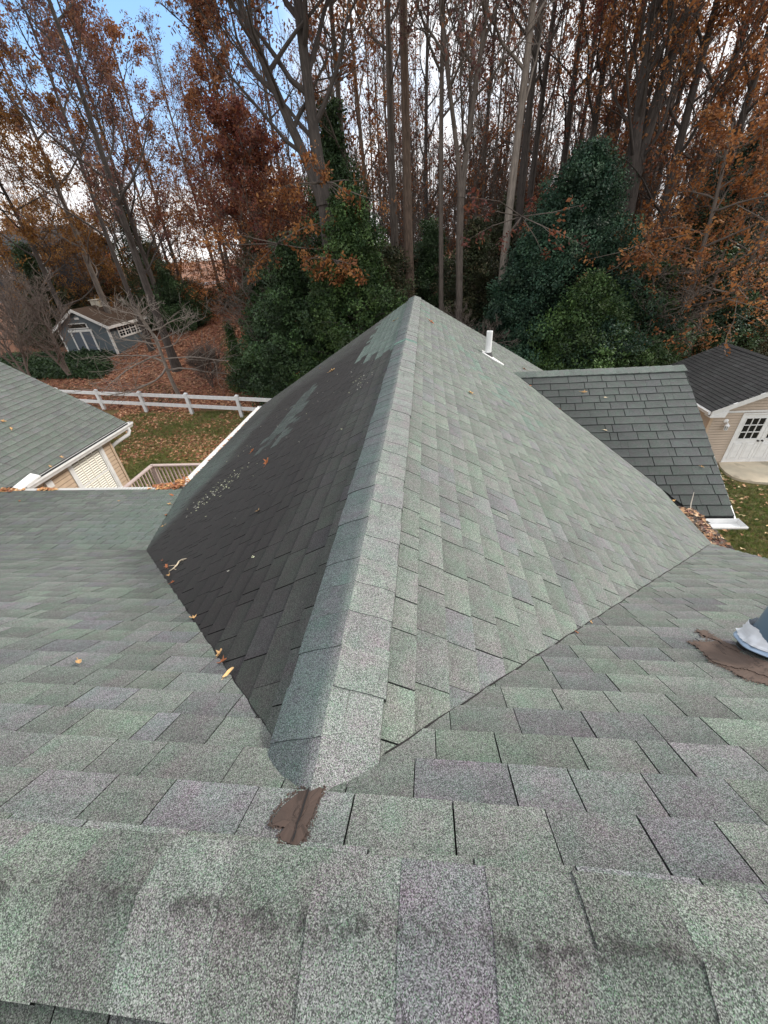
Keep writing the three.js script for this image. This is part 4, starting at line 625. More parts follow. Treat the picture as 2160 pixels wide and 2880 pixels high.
const SPRAY = { oak: [spray(6, 0.17, 0.055, 0.17, 1), spray(6, 0.16, 0.06, 0.18, 2), spray(5, 0.19, 0.055, 0.2, 3)], holly: [spray(14, 0.11, 0.038, 0.17, 4, -0.2), spray(13, 0.12, 0.04, 0.18, 5, -0.1)], fine: [spray(12, 0.15, 0.02, 0.13, 6, -0.3)], ivy: [spray(9, 0.10, 0.05, 0.15, 7, 0.2)] };
const PAL = {
  rust: [[0.27, 0.11, 0.045], [0.21, 0.08, 0.04], [0.33, 0.15, 0.06], [0.16, 0.06, 0.035]],
  red: [[0.19, 0.06, 0.042], [0.23, 0.075, 0.04], [0.14, 0.05, 0.042], [0.28, 0.11, 0.05]],
  orange: [[0.36, 0.15, 0.05], [0.30, 0.12, 0.04], [0.42, 0.20, 0.07], [0.20, 0.08, 0.035]],
  gold: [[0.32, 0.16, 0.045], [0.26, 0.12, 0.035], [0.38, 0.20, 0.055], [0.18, 0.08, 0.03]],
  mauve: [[0.19, 0.095, 0.085], [0.22, 0.10, 0.07], [0.15, 0.085, 0.08], [0.26, 0.13, 0.07]],
  holly: [[0.040, 0.075, 0.022], [0.055, 0.10, 0.028], [0.028, 0.06, 0.02], [0.068, 0.115, 0.032]],
  deep: [[0.024, 0.056, 0.034], [0.032, 0.068, 0.038], [0.018, 0.046, 0.028], [0.042, 0.08, 0.042]],
  ivy: [[0.035, 0.066, 0.024], [0.046, 0.085, 0.028], [0.024, 0.048, 0.02], [0.055, 0.09, 0.04]],
  brownGreen: [[0.058, 0.062, 0.028], [0.046, 0.058, 0.024], [0.078, 0.066, 0.035], [0.034, 0.046, 0.02]],
};
const _m = new THREE.Matrix4(), _q = new THREE.Quaternion(), _e = new THREE.Euler(), _s = new THREE.Vector3(), _c = new THREE.Color();
function crown(name, pts, kind, pal, r, parent, sz = 1, mat) {
  if (!pts.length) return;
  const shapes = SPRAY[kind], im = new THREE.InstancedMesh(shapes[Math.floor(r() * shapes.length)], mat || (kind === 'oak' ? MAT.leaf : MAT.green), pts.length); im.name = name; im.userData.kind = 'stuff'; COUNT.n += pts.length;
  pts.forEach((p, k) => { _e.set((r() - 0.5) * 2.4, r() * 6.283, (r() - 0.5) * 2.4); _q.setFromEuler(_e); const s = sz * (0.62 + 0.75 * r()); _s.set(s, s, s); im.setMatrixAt(k, _m.compose(p, _q, _s)); const c = PAL[pal][Math.floor(r() * 4)], b = (0.75 + 0.5 * r()) * (p.tone || 1); im.setColorAt(k, _c.setRGB(c[0] * b, c[1] * b, c[2] * b)); });
  im.castShadow = im.receiveShadow = true; parent.add(im);
}
const COUNT = { n: 0 };
const V3 = (x, y, z) => new THREE.Vector3(x, y, z);
// a broadleaf tree in its own axes (base at 0): trunk, limbs with boughs and twigs, and what is left of the leaves
function broadleaf(o) {
  const r = rng(o.seed), H = o.h, tr = newTubes(), br = newTubes(), leaves = [];
  const gauss = () => r() + r() + r() - 1.5;
  const leafAt = (p) => { if (r() < o.leaf) leaves.push(p.clone().add(V3(gauss() * 0.25, gauss() * 0.22, gauss() * 0.25))); };
  // trunk
  const trunkLine = (base, top, r0, r1, wig, n = 9) => { const pts = [], rad = [], ph = r() * 6, ph2 = r() * 6; for (let k = 0; k <= n; k++) { const t = k / n; pts.push(base.clone().lerp(top, t).add(V3(Math.sin(t * 5 + ph) * wig * t, 0, Math.cos(t * 4 + ph2) * wig * t))); rad.push(mix(r0, r1, Math.pow(t, 0.9)) * (1 + (t === 0 ? 0.35 : 0))); } return { pts, rad }; };
  const stems = [];
  const lean = o.lean || [0, 0];
  if (o.fork) {
    const f = o.fork, fp = V3(lean[0] * f.at, H * f.at, lean[1] * f.at), t0 = trunkLine(V3(0, -0.2, 0), fp, o.r, o.r * 0.82, o.wig || 0.1, 6); tube(t0.pts, t0.rad, 9, tr, 2); const e = t0.pts[t0.pts.length - 1];
    for (const [dx, dz, hh, rr] of f.to) { const s = trunkLine(e.clone(), V3(dx, H * hh, dz), o.r * rr, 0.035, (o.wig || 0.1) * 3, 9); s.pts[0] = e.clone().add(V3(0, -0.15, 0)); tube(s.pts, s.rad, 8, tr, 2); stems.push({ ...s, from: 0.12 }); }
  } else { const s = trunkLine(V3(0, -0.2, 0), V3(lean[0], H, lean[1]), o.r, 0.05, o.wig || 0.25, 12); tube(s.pts, s.rad, 9, tr, 2); stems.push({ ...s, from: o.from ?? 0.35 }); }
  const along = (s, t) => { const q = t * (s.pts.length - 1), k = Math.min(Math.floor(q), s.pts.length - 2), f = q - k; return [s.pts[k].clone().lerp(s.pts[k + 1], f), mix(s.rad[k], s.rad[k + 1], f)]; };
  const branch = (p, d, L, R, lev) => {
    const n = lev === 0 ? 7 : lev === 1 ? 4 : 2, pts = [p.clone()], rad = [R], dd = d.clone(), min = lev === 0 ? 0.014 : 0.008; let q = p.clone();
    for (let k = 1; k <= n; k++) { dd.add(V3(gauss() * 0.32, (o.rise ?? 0.10) + gauss() * 0.22, gauss() * 0.32)).normalize(); q = q.clone().addScaledVector(dd, L / n); pts.push(q); rad.push(mix(R, min, k / n)); }
    tube(pts, rad, lev === 0 ? 5 : 3, br);
    if (lev >= 2) { leafAt(pts[n]); leafAt(pts[1]); if (o.leaf > 1) { for (let k = 1; k < o.leaf; k++) leaves.push(pts[n].clone().lerp(pts[0], r()).add(V3(gauss() * 0.3, gauss() * 0.25, gauss() * 0.3))); } return; }
    const kids = lev === 0 ? (o.kids || 7) : (o.twigs || 6);
    for (let k = 0; k < kids; k++) {
      const t = 0.25 + 0.75 * (k + r() * 0.8) / kids, i = Math.min(Math.floor(t * n), n - 1), f = Math.min(t * n - i, 1), b = pts[i].clone().lerp(pts[i + 1], f), dir = pts[i + 1].clone().sub(pts[i]).normalize();
      const ax = V3(gauss(), gauss() * 0.7 + 0.15, gauss()).normalize(), nd = dir.multiplyScalar(0.8).addScaledVector(ax, 0.8).normalize();
      branch(b, nd, L * (lev === 0 ? 0.5 : 0.45) * (1.15 - 0.5 * t) * (0.7 + 0.6 * r()), Math.max(mix(R, min, t) * 0.55, 0.010), lev + 1);
    }
  };
  for (const s of stems) {
    const n = Math.round((o.limbs || 14) / (stems.length > 1 ? stems.length * 0.7 : 1)); let az = r() * 6.28;
    for (let k = 0; k < n; k++) {
      const t = s.from + (1 - s.from) * Math.pow((k + 0.5 * r()) / n, 0.9), [p, rr] = along(s, Math.min(t, 0.985)); az += 2.4 + gauss() * 0.5;
      const el = (o.elev ?? 0.55) + gauss() * 0.3 + 0.35 * t, d = V3(Math.cos(az) * Math.cos(el), Math.sin(el), Math.sin(az) * Math.cos(el));
      branch(p, d, (o.spread || H * 0.26) * (1.1 - 0.75 * t * t) * (0.65 + 0.6 * r()), Math.min(rr * 0.6, (o.limbR || 0.09)) * (0.7 + 0.5 * r()), 0);
    }
    if (stems.length) leafAt(s.pts[s.pts.length - 1]);
  }
  return { trunk: tubeGeo(tr), limbs: br.idx.length ? tubeGeo(br) : null, leaves, r };
}
function plantTree(o) {
  const b = broadleaf(o), t = thing(o.name || 'oak_tree', P(o.x, o.y ?? ground(o.x, o.z), o.z), o.label, o.cat || 'tree', o.group);
  mesh('trunk', b.trunk, MAT[o.bark || 'bark'], t); if (b.limbs) mesh('limbs', b.limbs, MAT[o.bark || 'bark'], t);
  crown('crown', b.leaves, 'oak', o.pal || 'rust', b.r, t, o.leafSize || 1);
  return t;
}
// trunk position from where the photograph shows it, at a depth
const TX = (px, py, z) => atZ(px, py, z)[0];
const T = (px, py, z, o) => plantTree({ x: TX(px, py, z), z, ...o });

// the standing wood behind the roof, left to right
T(45, 0, 34, { seed: 1, h: 22, r: 0.22, from: 0.3, leaf: 0.6, pal: 'mauve', limbs: 14, spread: 5, bark: 'barkDark', label: 'leaning slim trunk with mauve leaves at the upper left corner' });
T(110, 420, 36, { seed: 2, h: 20, r: 0.30, from: 0.26, leaf: 3.2, pal: 'gold', limbs: 16, spread: 5.5, elev: 0.3, label: 'oak with golden brown leaves at the left edge' });
T(486, 1003, 29.5, { seed: 3, h: 23, r: 0.32, from: 0.28, leaf: 0.7, pal: 'mauve', limbs: 16, spread: 5.5, kids: 7, bark: 'barkDark', label: 'tall dark trunk before the shed rising to the upper left' });
T(20, 560, 36, { seed: 4, h: 17, r: 0.26, from: 0.15, leaf: 2.8, pal: 'gold', limbs: 18, spread: 6, elev: 0.2, bark: 'barkDark', label: 'low gold leaved oak in front of the dark house' });
T(270, 330, 40, { seed: 5, h: 22, r: 0.26, from: 0.2, leaf: 2.0, pal: 'rust', limbs: 18, spread: 6, bark: 'barkDark', label: 'rusty oak behind the shed roof' });
T(420, 500, 44, { seed: 6, h: 20, r: 0.22, from: 0.2, leaf: 1.7, pal: 'orange', limbs: 16, spread: 5, label: 'slender orange tree beside the lane left of the cedar' });
T(579, 500, 50, { seed: 7, h: 19, r: 0.24, from: 0.25, leaf: 0.5, pal: 'rust', limbs: 16, spread: 5, label: 'thin trunk standing beside the lane near the gap of sky' });
T(520, 450, 60, { seed: 8, h: 24, r: 0.25, from: 0.25, leaf: 0.25, pal: 'mauve', limbs: 18, spread: 6, label: 'bare grey tree under the blue gap of sky' });
T(640, 450, 58, { seed: 9, h: 26, r: 0.28, from: 0.2, leaf: 0.5, pal: 'red', limbs: 18, spread: 6.5, label: 'reddish bare tree just right of the lane' });
T(360, 450, 64, { seed: 10, h: 24, r: 0.26, from: 0.2, leaf: 0.35, pal: 'mauve', limbs: 18, spread: 6, label: 'bare far tree beyond the shed and the lane' });
T(868, 250, 24, { seed: 11, name: 'forked_oak_tree', h: 24, r: 0.42, wig: 0.12, leaf: 0.9, pal: 'rust', limbs: 26, spread: 5.5, kids: 7, limbR: 0.12, fork: { at: 0.40, to: [[-4.6, 0.5, 0.93, 0.6], [-0.5, -0.4, 1.0, 0.75]] }, bark: 'barkDark', label: 'big forked oak with rusty leaves left of the ivy clad trunk' });
T(700, 520, 29, { seed: 12, h: 13, r: 0.17, from: 0.2, leaf: 1.5, pal: 'red', limbs: 18, spread: 4.5, elev: 0.25, label: 'low dark red oak spreading left of the hollies' });
T(620, 350, 34, { seed: 13, h: 18, r: 0.2, from: 0.3, leaf: 1.3, pal: 'rust', limbs: 16, spread: 4.5, label: 'rust leaved tree right of the blue gap' });
T(960, 300, 27, { seed: 14, h: 24, r: 0.23, from: 0.4, leaf: 0.4, pal: 'rust', limbs: 12, spread: 4, label: 'straight trunk wrapped in ivy left of the peak' });
T(1012, 300, 40, { seed: 15, h: 25, r: 0.24, from: 0.3, leaf: 0.7, pal: 'orange', limbs: 16, spread: 5, bark: 'barkBrown', label: 'slim brown trunk between the ivy and the grey poplars' });
T(1095, 250, 31, { seed: 16, h: 27, r: 0.33, from: 0.5, leaf: 0.2, pal: 'mauve', limbs: 14, spread: 5, bark: 'bark', label: 'grey barked trunk just left of the brown one' });
T(1141, 350, 28, { seed: 17, name: 'poplar_tree', h: 27, r: 0.38, from: 0.55, leaf: 0.15, pal: 'mauve', limbs: 14, spread: 5, wig: 0.1, bark: 'barkBrown', label: 'straight brown trunk over the roof peak, widest of the middle' });
T(1246, 500, 26, { seed: 18, name: 'poplar_tree', h: 24, r: 0.17, from: 0.5, leaf: 0.25, pal: 'mauve', limbs: 14, spread: 4.5, bark: 'bark', label: 'thin pale straight trunk right of the roof peak' });
T(1300, 600, 25.5, { seed: 19, name: 'forked_tree', h: 22, r: 0.22, wig: 0.12, leaf: 0.25, pal: 'mauve', limbs: 24, spread: 4.5, kids: 7, fork: { at: 0.42, to: [[-2.0, 0.6, 0.95, 0.6], [1.3, -0.5, 1.0, 0.7]] }, bark: 'bark', label: 'slender forked trunk with crooked limbs before the understory' });
T(1442, 500, 27, { seed: 20, name: 'pale_snag', h: 25, r: 0.30, from: 0.48, leaf: 0.08, pal: 'mauve', limbs: 13, spread: 5, wig: 0.3, limbR: 0.12, bark: 'barkPale', label: 'pale barked trunk leaning slightly, lightest in the wood' });
T(1490, 350, 33, { seed: 21, h: 26, r: 0.36, from: 0.45, leaf: 0.3, pal: 'mauve', limbs: 14, spread: 5, bark: 'barkDark', label: 'dark trunk right behind the pale one' });
T(1535, 200, 36, { seed: 22, h: 26, r: 0.30, from: 0.4, leaf: 0.3, pal: 'rust', limbs: 14, spread: 5, bark: 'barkDark', label: 'dark twin trunk, second to the right of the pale one' });
T(1590, 420, 38, { seed: 23, h: 24, r: 0.40, from: 0.4, leaf: 0.5, pal: 'rust', limbs: 15, spread: 5, bark: 'barkDark', label: 'stout dark trunk left of the right holly top' });
T(1705, 200, 34, { seed: 24, h: 25, r: 0.28, from: 0.35, leaf: 0.6, pal: 'red', limbs: 16, spread: 5, bark: 'barkDark', label: 'dark trunk with red leaves rising behind the right holly' });
T(1768, 200, 36, { seed: 25, h: 25, r: 0.34, from: 0.35, leaf: 0.7, pal: 'rust', limbs: 16, spread: 5, bark: 'barkBrown', label: 'brown trunk with rust leaves right of the holly top' });
T(1830, 250, 29, { seed: 26, name: 'forked_oak_tree', h: 24, r: 0.55, wig: 0.15, leaf: 0.9, pal: 'orange', limbs: 30, spread: 6, kids: 7, limbR: 0.12, fork: { at: 0.32, to: [[-1.3, 0.5, 0.97, 0.62], [1.6, -0.6, 1.0, 0.66]] }, bark: 'barkDark', label: 'massive dark forked oak with orange brown leaves right of the holly' });
T(1960, 250, 30, { seed: 27, h: 24, r: 0.34, from: 0.3, leaf: 0.7, pal: 'rust', limbs: 18, spread: 5.5, bark: 'barkDark', label: 'dark slanting trunk with rust leaves on the right' });
T(2040, 260, 33, { seed: 28, h: 24, r: 0.34, from: 0.3, leaf: 0.9, pal: 'orange', limbs: 18, spread: 5.5, bark: 'bark', label: 'grey trunk with orange leaves near the right edge' });
T(2140, 200, 29, { seed: 29, h: 23, r: 0.3, from: 0.3, leaf: 0.9, pal: 'orange', limbs: 18, spread: 5.5, bark: 'barkDark', label: 'orange leaved oak cut by the right edge' });
T(1985, 640, 24, { seed: 30, h: 11, r: 0.17, from: 0.3, leaf: 0.8, leafSize: 0.85, pal: 'orange', limbs: 16, spread: 4.6, elev: 0.12, rise: 0.02, label: 'small orange oak spreading above the garage roof' });
T(2150, 620, 26, { seed: 31, h: 12, r: 0.18, from: 0.25, leaf: 0.9, leafSize: 0.85, pal: 'orange', limbs: 15, spread: 4.6, elev: 0.2, label: 'orange oak at the right edge behind the garage' });
T(760, 300, 48, { seed: 32, h: 26, r: 0.28, from: 0.25, leaf: 0.8, pal: 'red', limbs: 16, spread: 6, label: 'far reddish tree left of the forked oak' });
T(1200, 350, 45, { seed: 33, h: 26, r: 0.27, from: 0.3, leaf: 0.35, pal: 'red', limbs: 16, spread: 5, bark: 'barkDark', label: 'far dark trunk with thin red leaves behind the poplars' });
T(1370, 350, 46, { seed: 34, h: 26, r: 0.27, from: 0.3, leaf: 0.7, pal: 'red', limbs: 16, spread: 5, bark: 'barkDark', label: 'far dark trunk left of the pale one, red leaved' });
T(1640, 330, 48, { seed: 35, h: 26, r: 0.28, from: 0.3, leaf: 0.5, pal: 'rust', limbs: 16, spread: 5, bark: 'barkDark', label: 'far slim trunk just left above the right holly' });
T(1900, 300, 46, { seed: 36, h: 25, r: 0.32, from: 0.3, leaf: 0.8, pal: 'rust', limbs: 16, spread: 6, bark: 'barkDark', label: 'far trunk between the massive oak and the slanting one' });
// the wood behind them reads as one tangle of thin stems
{
  const w = thing('far_wood', P(0, -3, 60), 'distant tangle of bare stems and last red leaves behind the trunks', 'wood'); w.userData.kind = 'stuff';
  const r = rng(900), geos = [0, 1, 2, 3].map((k) => broadleaf({ seed: 910 + k, h: 25, r: 0.13, from: 0.2, leaf: 0.5, limbs: 15, spread: 5, kids: 6, twigs: 4 }));
  const n = 84, per = geos.map(() => []); const lv = [];
  for (let k = 0; k < n; k++) { const z = 42 + 55 * r(), px = 680 + 1700 * r(), x = TX(px, 400, z); per[k % 4].push([x, z, r() * 6.28, 0.8 + 0.4 * r()]); }
  for (let k = 0; k < 34; k++) { const z = 75 + 60 * r(), px = -300 + 1000 * r(), x = TX(px, 500, z); per[k % 4].push([x, z, r() * 6.28, 0.75 + 0.3 * r()]); }
  const o = w.position;
  per.forEach((l, i) => { for (const [part2, g] of [['stems', geos[i].trunk], ['twigs', geos[i].limbs]]) { const im = new THREE.InstancedMesh(g, MAT.bark, l.length); im.name = part2 + (i ? '_00' + i : ''); l.forEach(([x, z, a, s], k) => { _e.set(0, a, 0); im.setMatrixAt(k, _m.compose(P(x, ground(x, z), z).sub(o), _q.setFromEuler(_e), _s.set(s, s, s))); if (part2 === 'stems') geos[i].leaves.forEach((p) => { if (r() < 0.3) lv.push(p.clone().multiplyScalar(s).applyQuaternion(_q).add(P(x, ground(x, z), z).sub(o))); }); }); im.userData.kind = 'stuff'; w.add(im); } });
  const sap = [0, 1, 2].map((k) => broadleaf({ seed: 930 + k, h: 11, r: 0.055, from: 0.08, leaf: 0.3, limbs: 22, spread: 2.6, kids: 7, twigs: 6, elev: 0.7, limbR: 0.03 })), sl = sap.map(() => []);
  for (let k = 0; k < 190; k++) { const z = 33 + 32 * r(), px = 640 + 1560 * r(); sl[k % 3].push([TX(px, 500, z), z, r() * 6.28, 0.7 + 0.5 * r()]); }
  sl.forEach((l, i) => { for (const [part2, g] of [['sapling_stems', sap[i].trunk], ['sapling_twigs', sap[i].limbs]]) { const im = new THREE.InstancedMesh(g, MAT.bark, l.length); im.name = part2 + (i ? '_00' + i : ''); im.userData.kind = 'stuff'; l.forEach(([x, z, a, s], k) => { _e.set(0, a, 0); im.setMatrixAt(k, _m.compose(P(x, ground(x, z), z).sub(o), _q.setFromEuler(_e), _s.set(s, s, s))); if (part2 === 'sapling_stems') sap[i].leaves.forEach((p) => { if (r() < 0.12) lv.push(p.clone().multiplyScalar(s).applyQuaternion(_q).add(P(x, ground(x, z), z).sub(o))); }); }); w.add(im); } });
  crown('leaves', lv, 'oak', 'rust', r, w, 1.2);
}

// evergreens: boughs of leaf sprays set on a trunk
function evergreen(o) {
  const r = rng(o.seed), pts = [], H = o.h, lim = newTubes(), t = thing(o.name, P(o.x, o.y ?? ground(o.x, o.z), o.z), o.label, o.cat || 'tree', o.group);
  const prof = o.prof || ((q) => 1.12 * Math.pow(1 - q, 0.85) * Math.min(1, 0.62 + 2.2 * q));
  const tr = newTubes(); tube([V3(0, -0.3, 0), V3(0.05, H * 0.4, 0.05), V3(0, H * 0.95, 0)], [H * 0.02 + 0.04, H * 0.013 + 0.03, 0.02], 7, tr); mesh('trunk', tubeGeo(tr), MAT[o.bark || 'barkDark'], t);
  const nb = Math.round(o.boughs * (o.kind === 'oak' || o.kind === 'ivy' ? 1 : 0.62));
  for (let b = 0; b < nb; b++) {
    const q = Math.pow((b + r()) / nb, o.pow || 1.25), y = q * H * 0.96 + 0.1, R = o.w / 2 * prof(q) * (0.50 + 0.50 * r() + 0.55 * (vnoise((b * 2.399 % 6.283) * 1.3, q * 6, o.seed) - 0.3)), a = b * 2.399 + r() * 0.8, cx = Math.cos(a) * R, cz = Math.sin(a) * R, br = (o.bough || 0.75) * 1.2 * (0.45 + 0.95 * r()) * (0.55 + 0.45 * (1 - q));
    tube([V3(0, Math.max(0, y - R * 0.35), 0), V3(cx * 0.5, y - R * 0.1, cz * 0.5), V3(cx, y, cz)], [0.04, 0.028, 0.01], 3, lim);
    const n = Math.round((o.dens || 90) * br * br), tone = 0.62 + 0.8 * r();
    for (let k = 0; k < n; k++) { const u = r() * 2 - 1, p = r() * 6.283, l = br * (0.55 + 0.5 * Math.sqrt(r())), s = Math.sqrt(1 - u * u); const v = V3(cx + Math.cos(p) * s * l * 1.15, y + u * l * 0.62, cz + Math.sin(p) * s * l * 1.15); v.tone = tone * (1 + 0.25 * u); if (v.y > 0.05) pts.push(v); }
  }
  for (let k = 0; k < (o.core ?? nb * 14); k++) { const q = Math.pow(r(), 1.1), R = o.w / 2 * prof(q) * 0.72 * Math.sqrt(r()), a = r() * 6.283; pts.push(V3(Math.cos(a) * R, q * H * 0.93 + 0.1, Math.sin(a) * R)); }
  mesh('limbs', tubeGeo(lim), MAT[o.bark || 'barkDark'], t);
  crown('crown', pts, o.kind || 'holly', o.pal || 'holly', r, t, o.size || 1);
  return t;
}
const E = (px, py, z, o) => evergreen({ x: TX(px, py, z), z, ...o });
E(990, 720, 22.5, { seed: 41, name: 'holly_tree', h: 10.0, w: 6.8, boughs: 210, label: 'bright green holly directly left of the roof peak' });
E(830, 860, 23.5, { seed: 42, name: 'holly_tree', h: 8.4, w: 6.2, boughs: 170, pal: 'ivy', label: 'dark holly at the foot of the forked oak' });
E(745, 900, 25, { seed: 43, name: 'holly_tree', h: 6.6, w: 3.8, boughs: 110, pal: 'ivy', label: 'narrow dark holly behind the fence end' });
E(735, 760, 27, { seed: 44, name: 'cedar_tree', h: 8.4, w: 4.2, boughs: 120, kind: 'fine', pal: 'brownGreen', label: 'drooping brownish cedar left of the hollies' });
E(664, 1000, 25.4, { seed: 45, name: 'arborvitae', h: 4.2, w: 1.5, boughs: 60, bough: 0.45, kind: 'fine', pal: 'holly', prof: (q) => Math.pow(1 - q, 0.8) * Math.min(1, 0.5 + q * 4), label: 'small pointed arborvitae at the left end of the hollies' });
E(945, 500, 27, { seed: 46, name: 'ivy_column', cat: 'ivy', h: 13.6, w: 5.2, boughs: 230, kind: 'ivy', pal: 'ivy', bough: 0.7, pow: 1, prof: (q) => 1.05 - 0.95 * q + 0.12 * Math.sin(q * 11 + 1), label: 'column of ivy climbing the trunk left of the peak' });
E(1090, 760, 27, { seed: 47, name: 'understory_shrub', cat: 'shrub', h: 7.2, w: 5.4, boughs: 110, kind: 'holly', pal: 'brownGreen', label: 'olive undergrowth behind the roof peak' });
E(1330, 790, 29, { seed: 48, name: 'understory_shrub', cat: 'shrub', h: 8.0, w: 6.4, boughs: 130, kind: 'holly', pal: 'brownGreen', label: 'dark undergrowth between the peak and the pale trunk' });
E(1210, 800, 32, { seed: 49, name: 'understory_shrub', cat: 'shrub', h: 7.6, w: 6.4, boughs: 120, pal: 'ivy', label: 'deep green undergrowth behind the thin pale trunk' });
E(1655, 480, 26.5, { seed: 50, name: 'holly_tree', h: 11.0, w: 12.0, boughs: 400, pal: 'deep', bough: 0.85, label: 'great blue green holly, tallest evergreen on the right' });
E(1480, 860, 25, { seed: 51, name: 'holly_tree', h: 7.6, w: 5.6, boughs: 150, pal: 'deep', label: 'dark holly at the left foot of the great one' });
E(1640, 940, 22.5, { seed: 52, name: 'holly_tree', h: 6.0, w: 8.0, boughs: 190, pal: 'holly', label: 'lighter broad holly right above the side gable ridge' });
E(1800, 930, 24, { seed: 53, name: 'holly_tree', h: 6.0, w: 5.4, boughs: 130, pal: 'ivy', label: 'holly bush between the side gable and the garage roof' });
E(1960, 800, 28, { seed: 54, name: 'holly_tree', h: 7.6, w: 8.0, boughs: 190, pal: 'ivy', label: 'dark bush behind the garage roof' });
E(2060, 560, 30, { seed: 55, name: 'holly_tree', h: 10.5, w: 10, boughs: 230, pal: 'deep', label: 'shadowed evergreen at the far right under the oaks' });
E(1420, 700, 34, { seed: 56, name: 'holly_tree', h: 8.6, w: 6, boughs: 120, pal: 'brownGreen', label: 'olive evergreen behind the pale trunk' });
E(330, 560, 42, { seed: 57, name: 'spruce_tree', h: 11.5, w: 5.4, boughs: 140, kind: 'fine', pal: 'ivy', label: 'dark spruce behind the shed ridge' });
E(455, 740, 41, { seed: 58, name: 'holly_tree', h: 5.2, w: 5.2, boughs: 100, pal: 'ivy', label: 'dark bush right behind the shed' });
E(140, 820, 40, { seed: 59, name: 'holly_tree', h: 5.0, w: 6.0, boughs: 100, pal: 'ivy', label: 'dark bush left behind the shed' });
E(30, 640, 40, { seed: 60, name: 'ivy_column', cat: 'ivy', h: 8.4, w: 2.2, boughs: 70, kind: 'ivy', pal: 'ivy', pow: 1, prof: (q) => 0.7 - 0.3 * q, label: 'ivy clad trunk at the left edge by the dark house' });
E(1010, 930, 24.5, { seed: 61, name: 'understory_shrub', cat: 'shrub', h: 5.4, w: 5.8, boughs: 110, pal: 'holly', label: 'holly shrub low behind the black roof edge' });

for (const [px, py, z, s, h, w, pal, lb] of [[60, 700, 39, 62, 5.5, 7, 'brownGreen', 'brown green thicket at the left edge under the gold oak'], [250, 690, 46, 63, 5.5, 7, 'brownGreen', 'olive thicket behind the shed roof'], [400, 640, 50, 64, 7, 6, 'ivy', 'dark thicket behind the trunk over the shed'], [520, 770, 52, 65, 2.6, 6, 'brownGreen', 'low brown thicket beside the lane'], [2130, 780, 27, 66, 4.5, 5, 'brownGreen', 'olive thicket at the right edge above the garage'], [700, 650, 50, 67, 6, 9, 'brownGreen', 'olive thicket behind the cedar']])
  E(px, py, z, { seed: s, name: 'thicket', cat: 'shrub', h, w, boughs: 110, pal, label: lb });
// young oaks and low oak boughs that still hold their leaves
for (const [px, py, z, s, h, w, pal, n, y0, lb] of [
  [30, 520, 44, 130, 12, 10, 'gold', 80, -5, 'gold brown young oak at the left edge'], [150, 580, 43.5, 131, 10.5, 9, 'gold', 80, -4.5, 'gold brown young oak left over the shed'], [270, 540, 45, 132, 10.5, 8, 'rust', 60, -4.5, 'rust brown young oak over the shed roof'],
  [400, 520, 44, 133, 10, 8, 'orange', 70, -5, 'orange brown young oak behind the leaning trunk'], [560, 470, 52, 134, 11, 8, 'rust', 60, -4, 'rusty young oak over the lane'], [690, 480, 31, 135, 11.5, 6.5, 'rust', 80, -5.5, 'rust brown young oak between the lane and the hollies'],
  [800, 440, 28, 136, 11, 5.5, 'rust', 70, -4.5, 'brown leaved young oak before the grey roofed house'], [1560, 480, 36, 137, 9, 6, 'red', 46, -5, 'reddish young oak left of the right holly top'], [1880, 520, 27, 138, 8.0, 6.5, 'orange', 20, -4.5, 'orange young oak at the foot of the massive forked oak'],
  [2060, 640, 25, 139, 7.0, 7, 'orange', 16, -5.5, 'orange brown young oak over the garage ridge'], [2150, 420, 31, 140, 12, 7.5, 'rust', 26, -4, 'rust young oak at the upper right edge'], [1980, 380, 35, 141, 12, 7, 'rust', 22, -3.5, 'rust brown young oak behind the slanting trunk']])
  E(px, py, z, { seed: s, name: 'young_oak', h, w, y: ground(0, z) + (y0 > -4.2 ? 1.5 : 0), boughs: n, bough: 1.15, dens: 26, core: n * 4, kind: 'oak', pal, size: 0.9, pow: 0.9, bark: 'bark', prof: (q) => 0.35 + 0.75 * Math.sin(Math.PI * clamp(q * 0.9 + 0.1)), label: lb });
// oak sprays reaching out before the hollies
for (const [px, py, z, s, lb] of [[905, 520, 21.5, 150, 'orange oak boughs hanging before the ivy column'], [760, 700, 21.5, 151, 'rusty oak boughs hanging before the cedar'], [930, 745, 21, 152, 'small spray of orange oak leaves before the bright holly'], [1480, 620, 23, 153, 'thin spray of red leaves by the pale trunk'], [1840, 700, 22.5, 154, 'orange oak boughs reaching over the right hollies']]) {
  const c = atZ(px, py, z), r = rng(s), t = thing('oak_bough', P(...c), lb, 'branch'), o = newTubes(), pts = []; const W = s === 152 ? 0.5 : 1;
  for (let k = 0; k < 11; k++) { const d = V3((r() - 0.5) * 6.4 * W, (r() - 0.55) * 2.6 * W, (r() - 0.5) * 2.6 * W), m1 = d.clone().multiplyScalar(0.5).add(V3(0, 0.3 * r(), 0)); tube([V3(0, 0.2, -1.2 * W), m1, d], [0.03, 0.018, 0.006], 4, o); const nn = (s === 153 ? 5 : 11) * (0.4 + r()); for (let j = 0; j < nn; j++) { const f = 0.5 + 0.55 * Math.sqrt(r()); pts.push(d.clone().multiplyScalar(f).add(V3((r() - 0.5) * 0.55, (r() - 0.6) * 0.5, (r() - 0.5) * 0.55))); } }
  mesh('limbs', tubeGeo(o), MAT.bark, t); crown('crown', pts, 'oak', s === 153 ? 'red' : 'orange', r, t, 1);
}
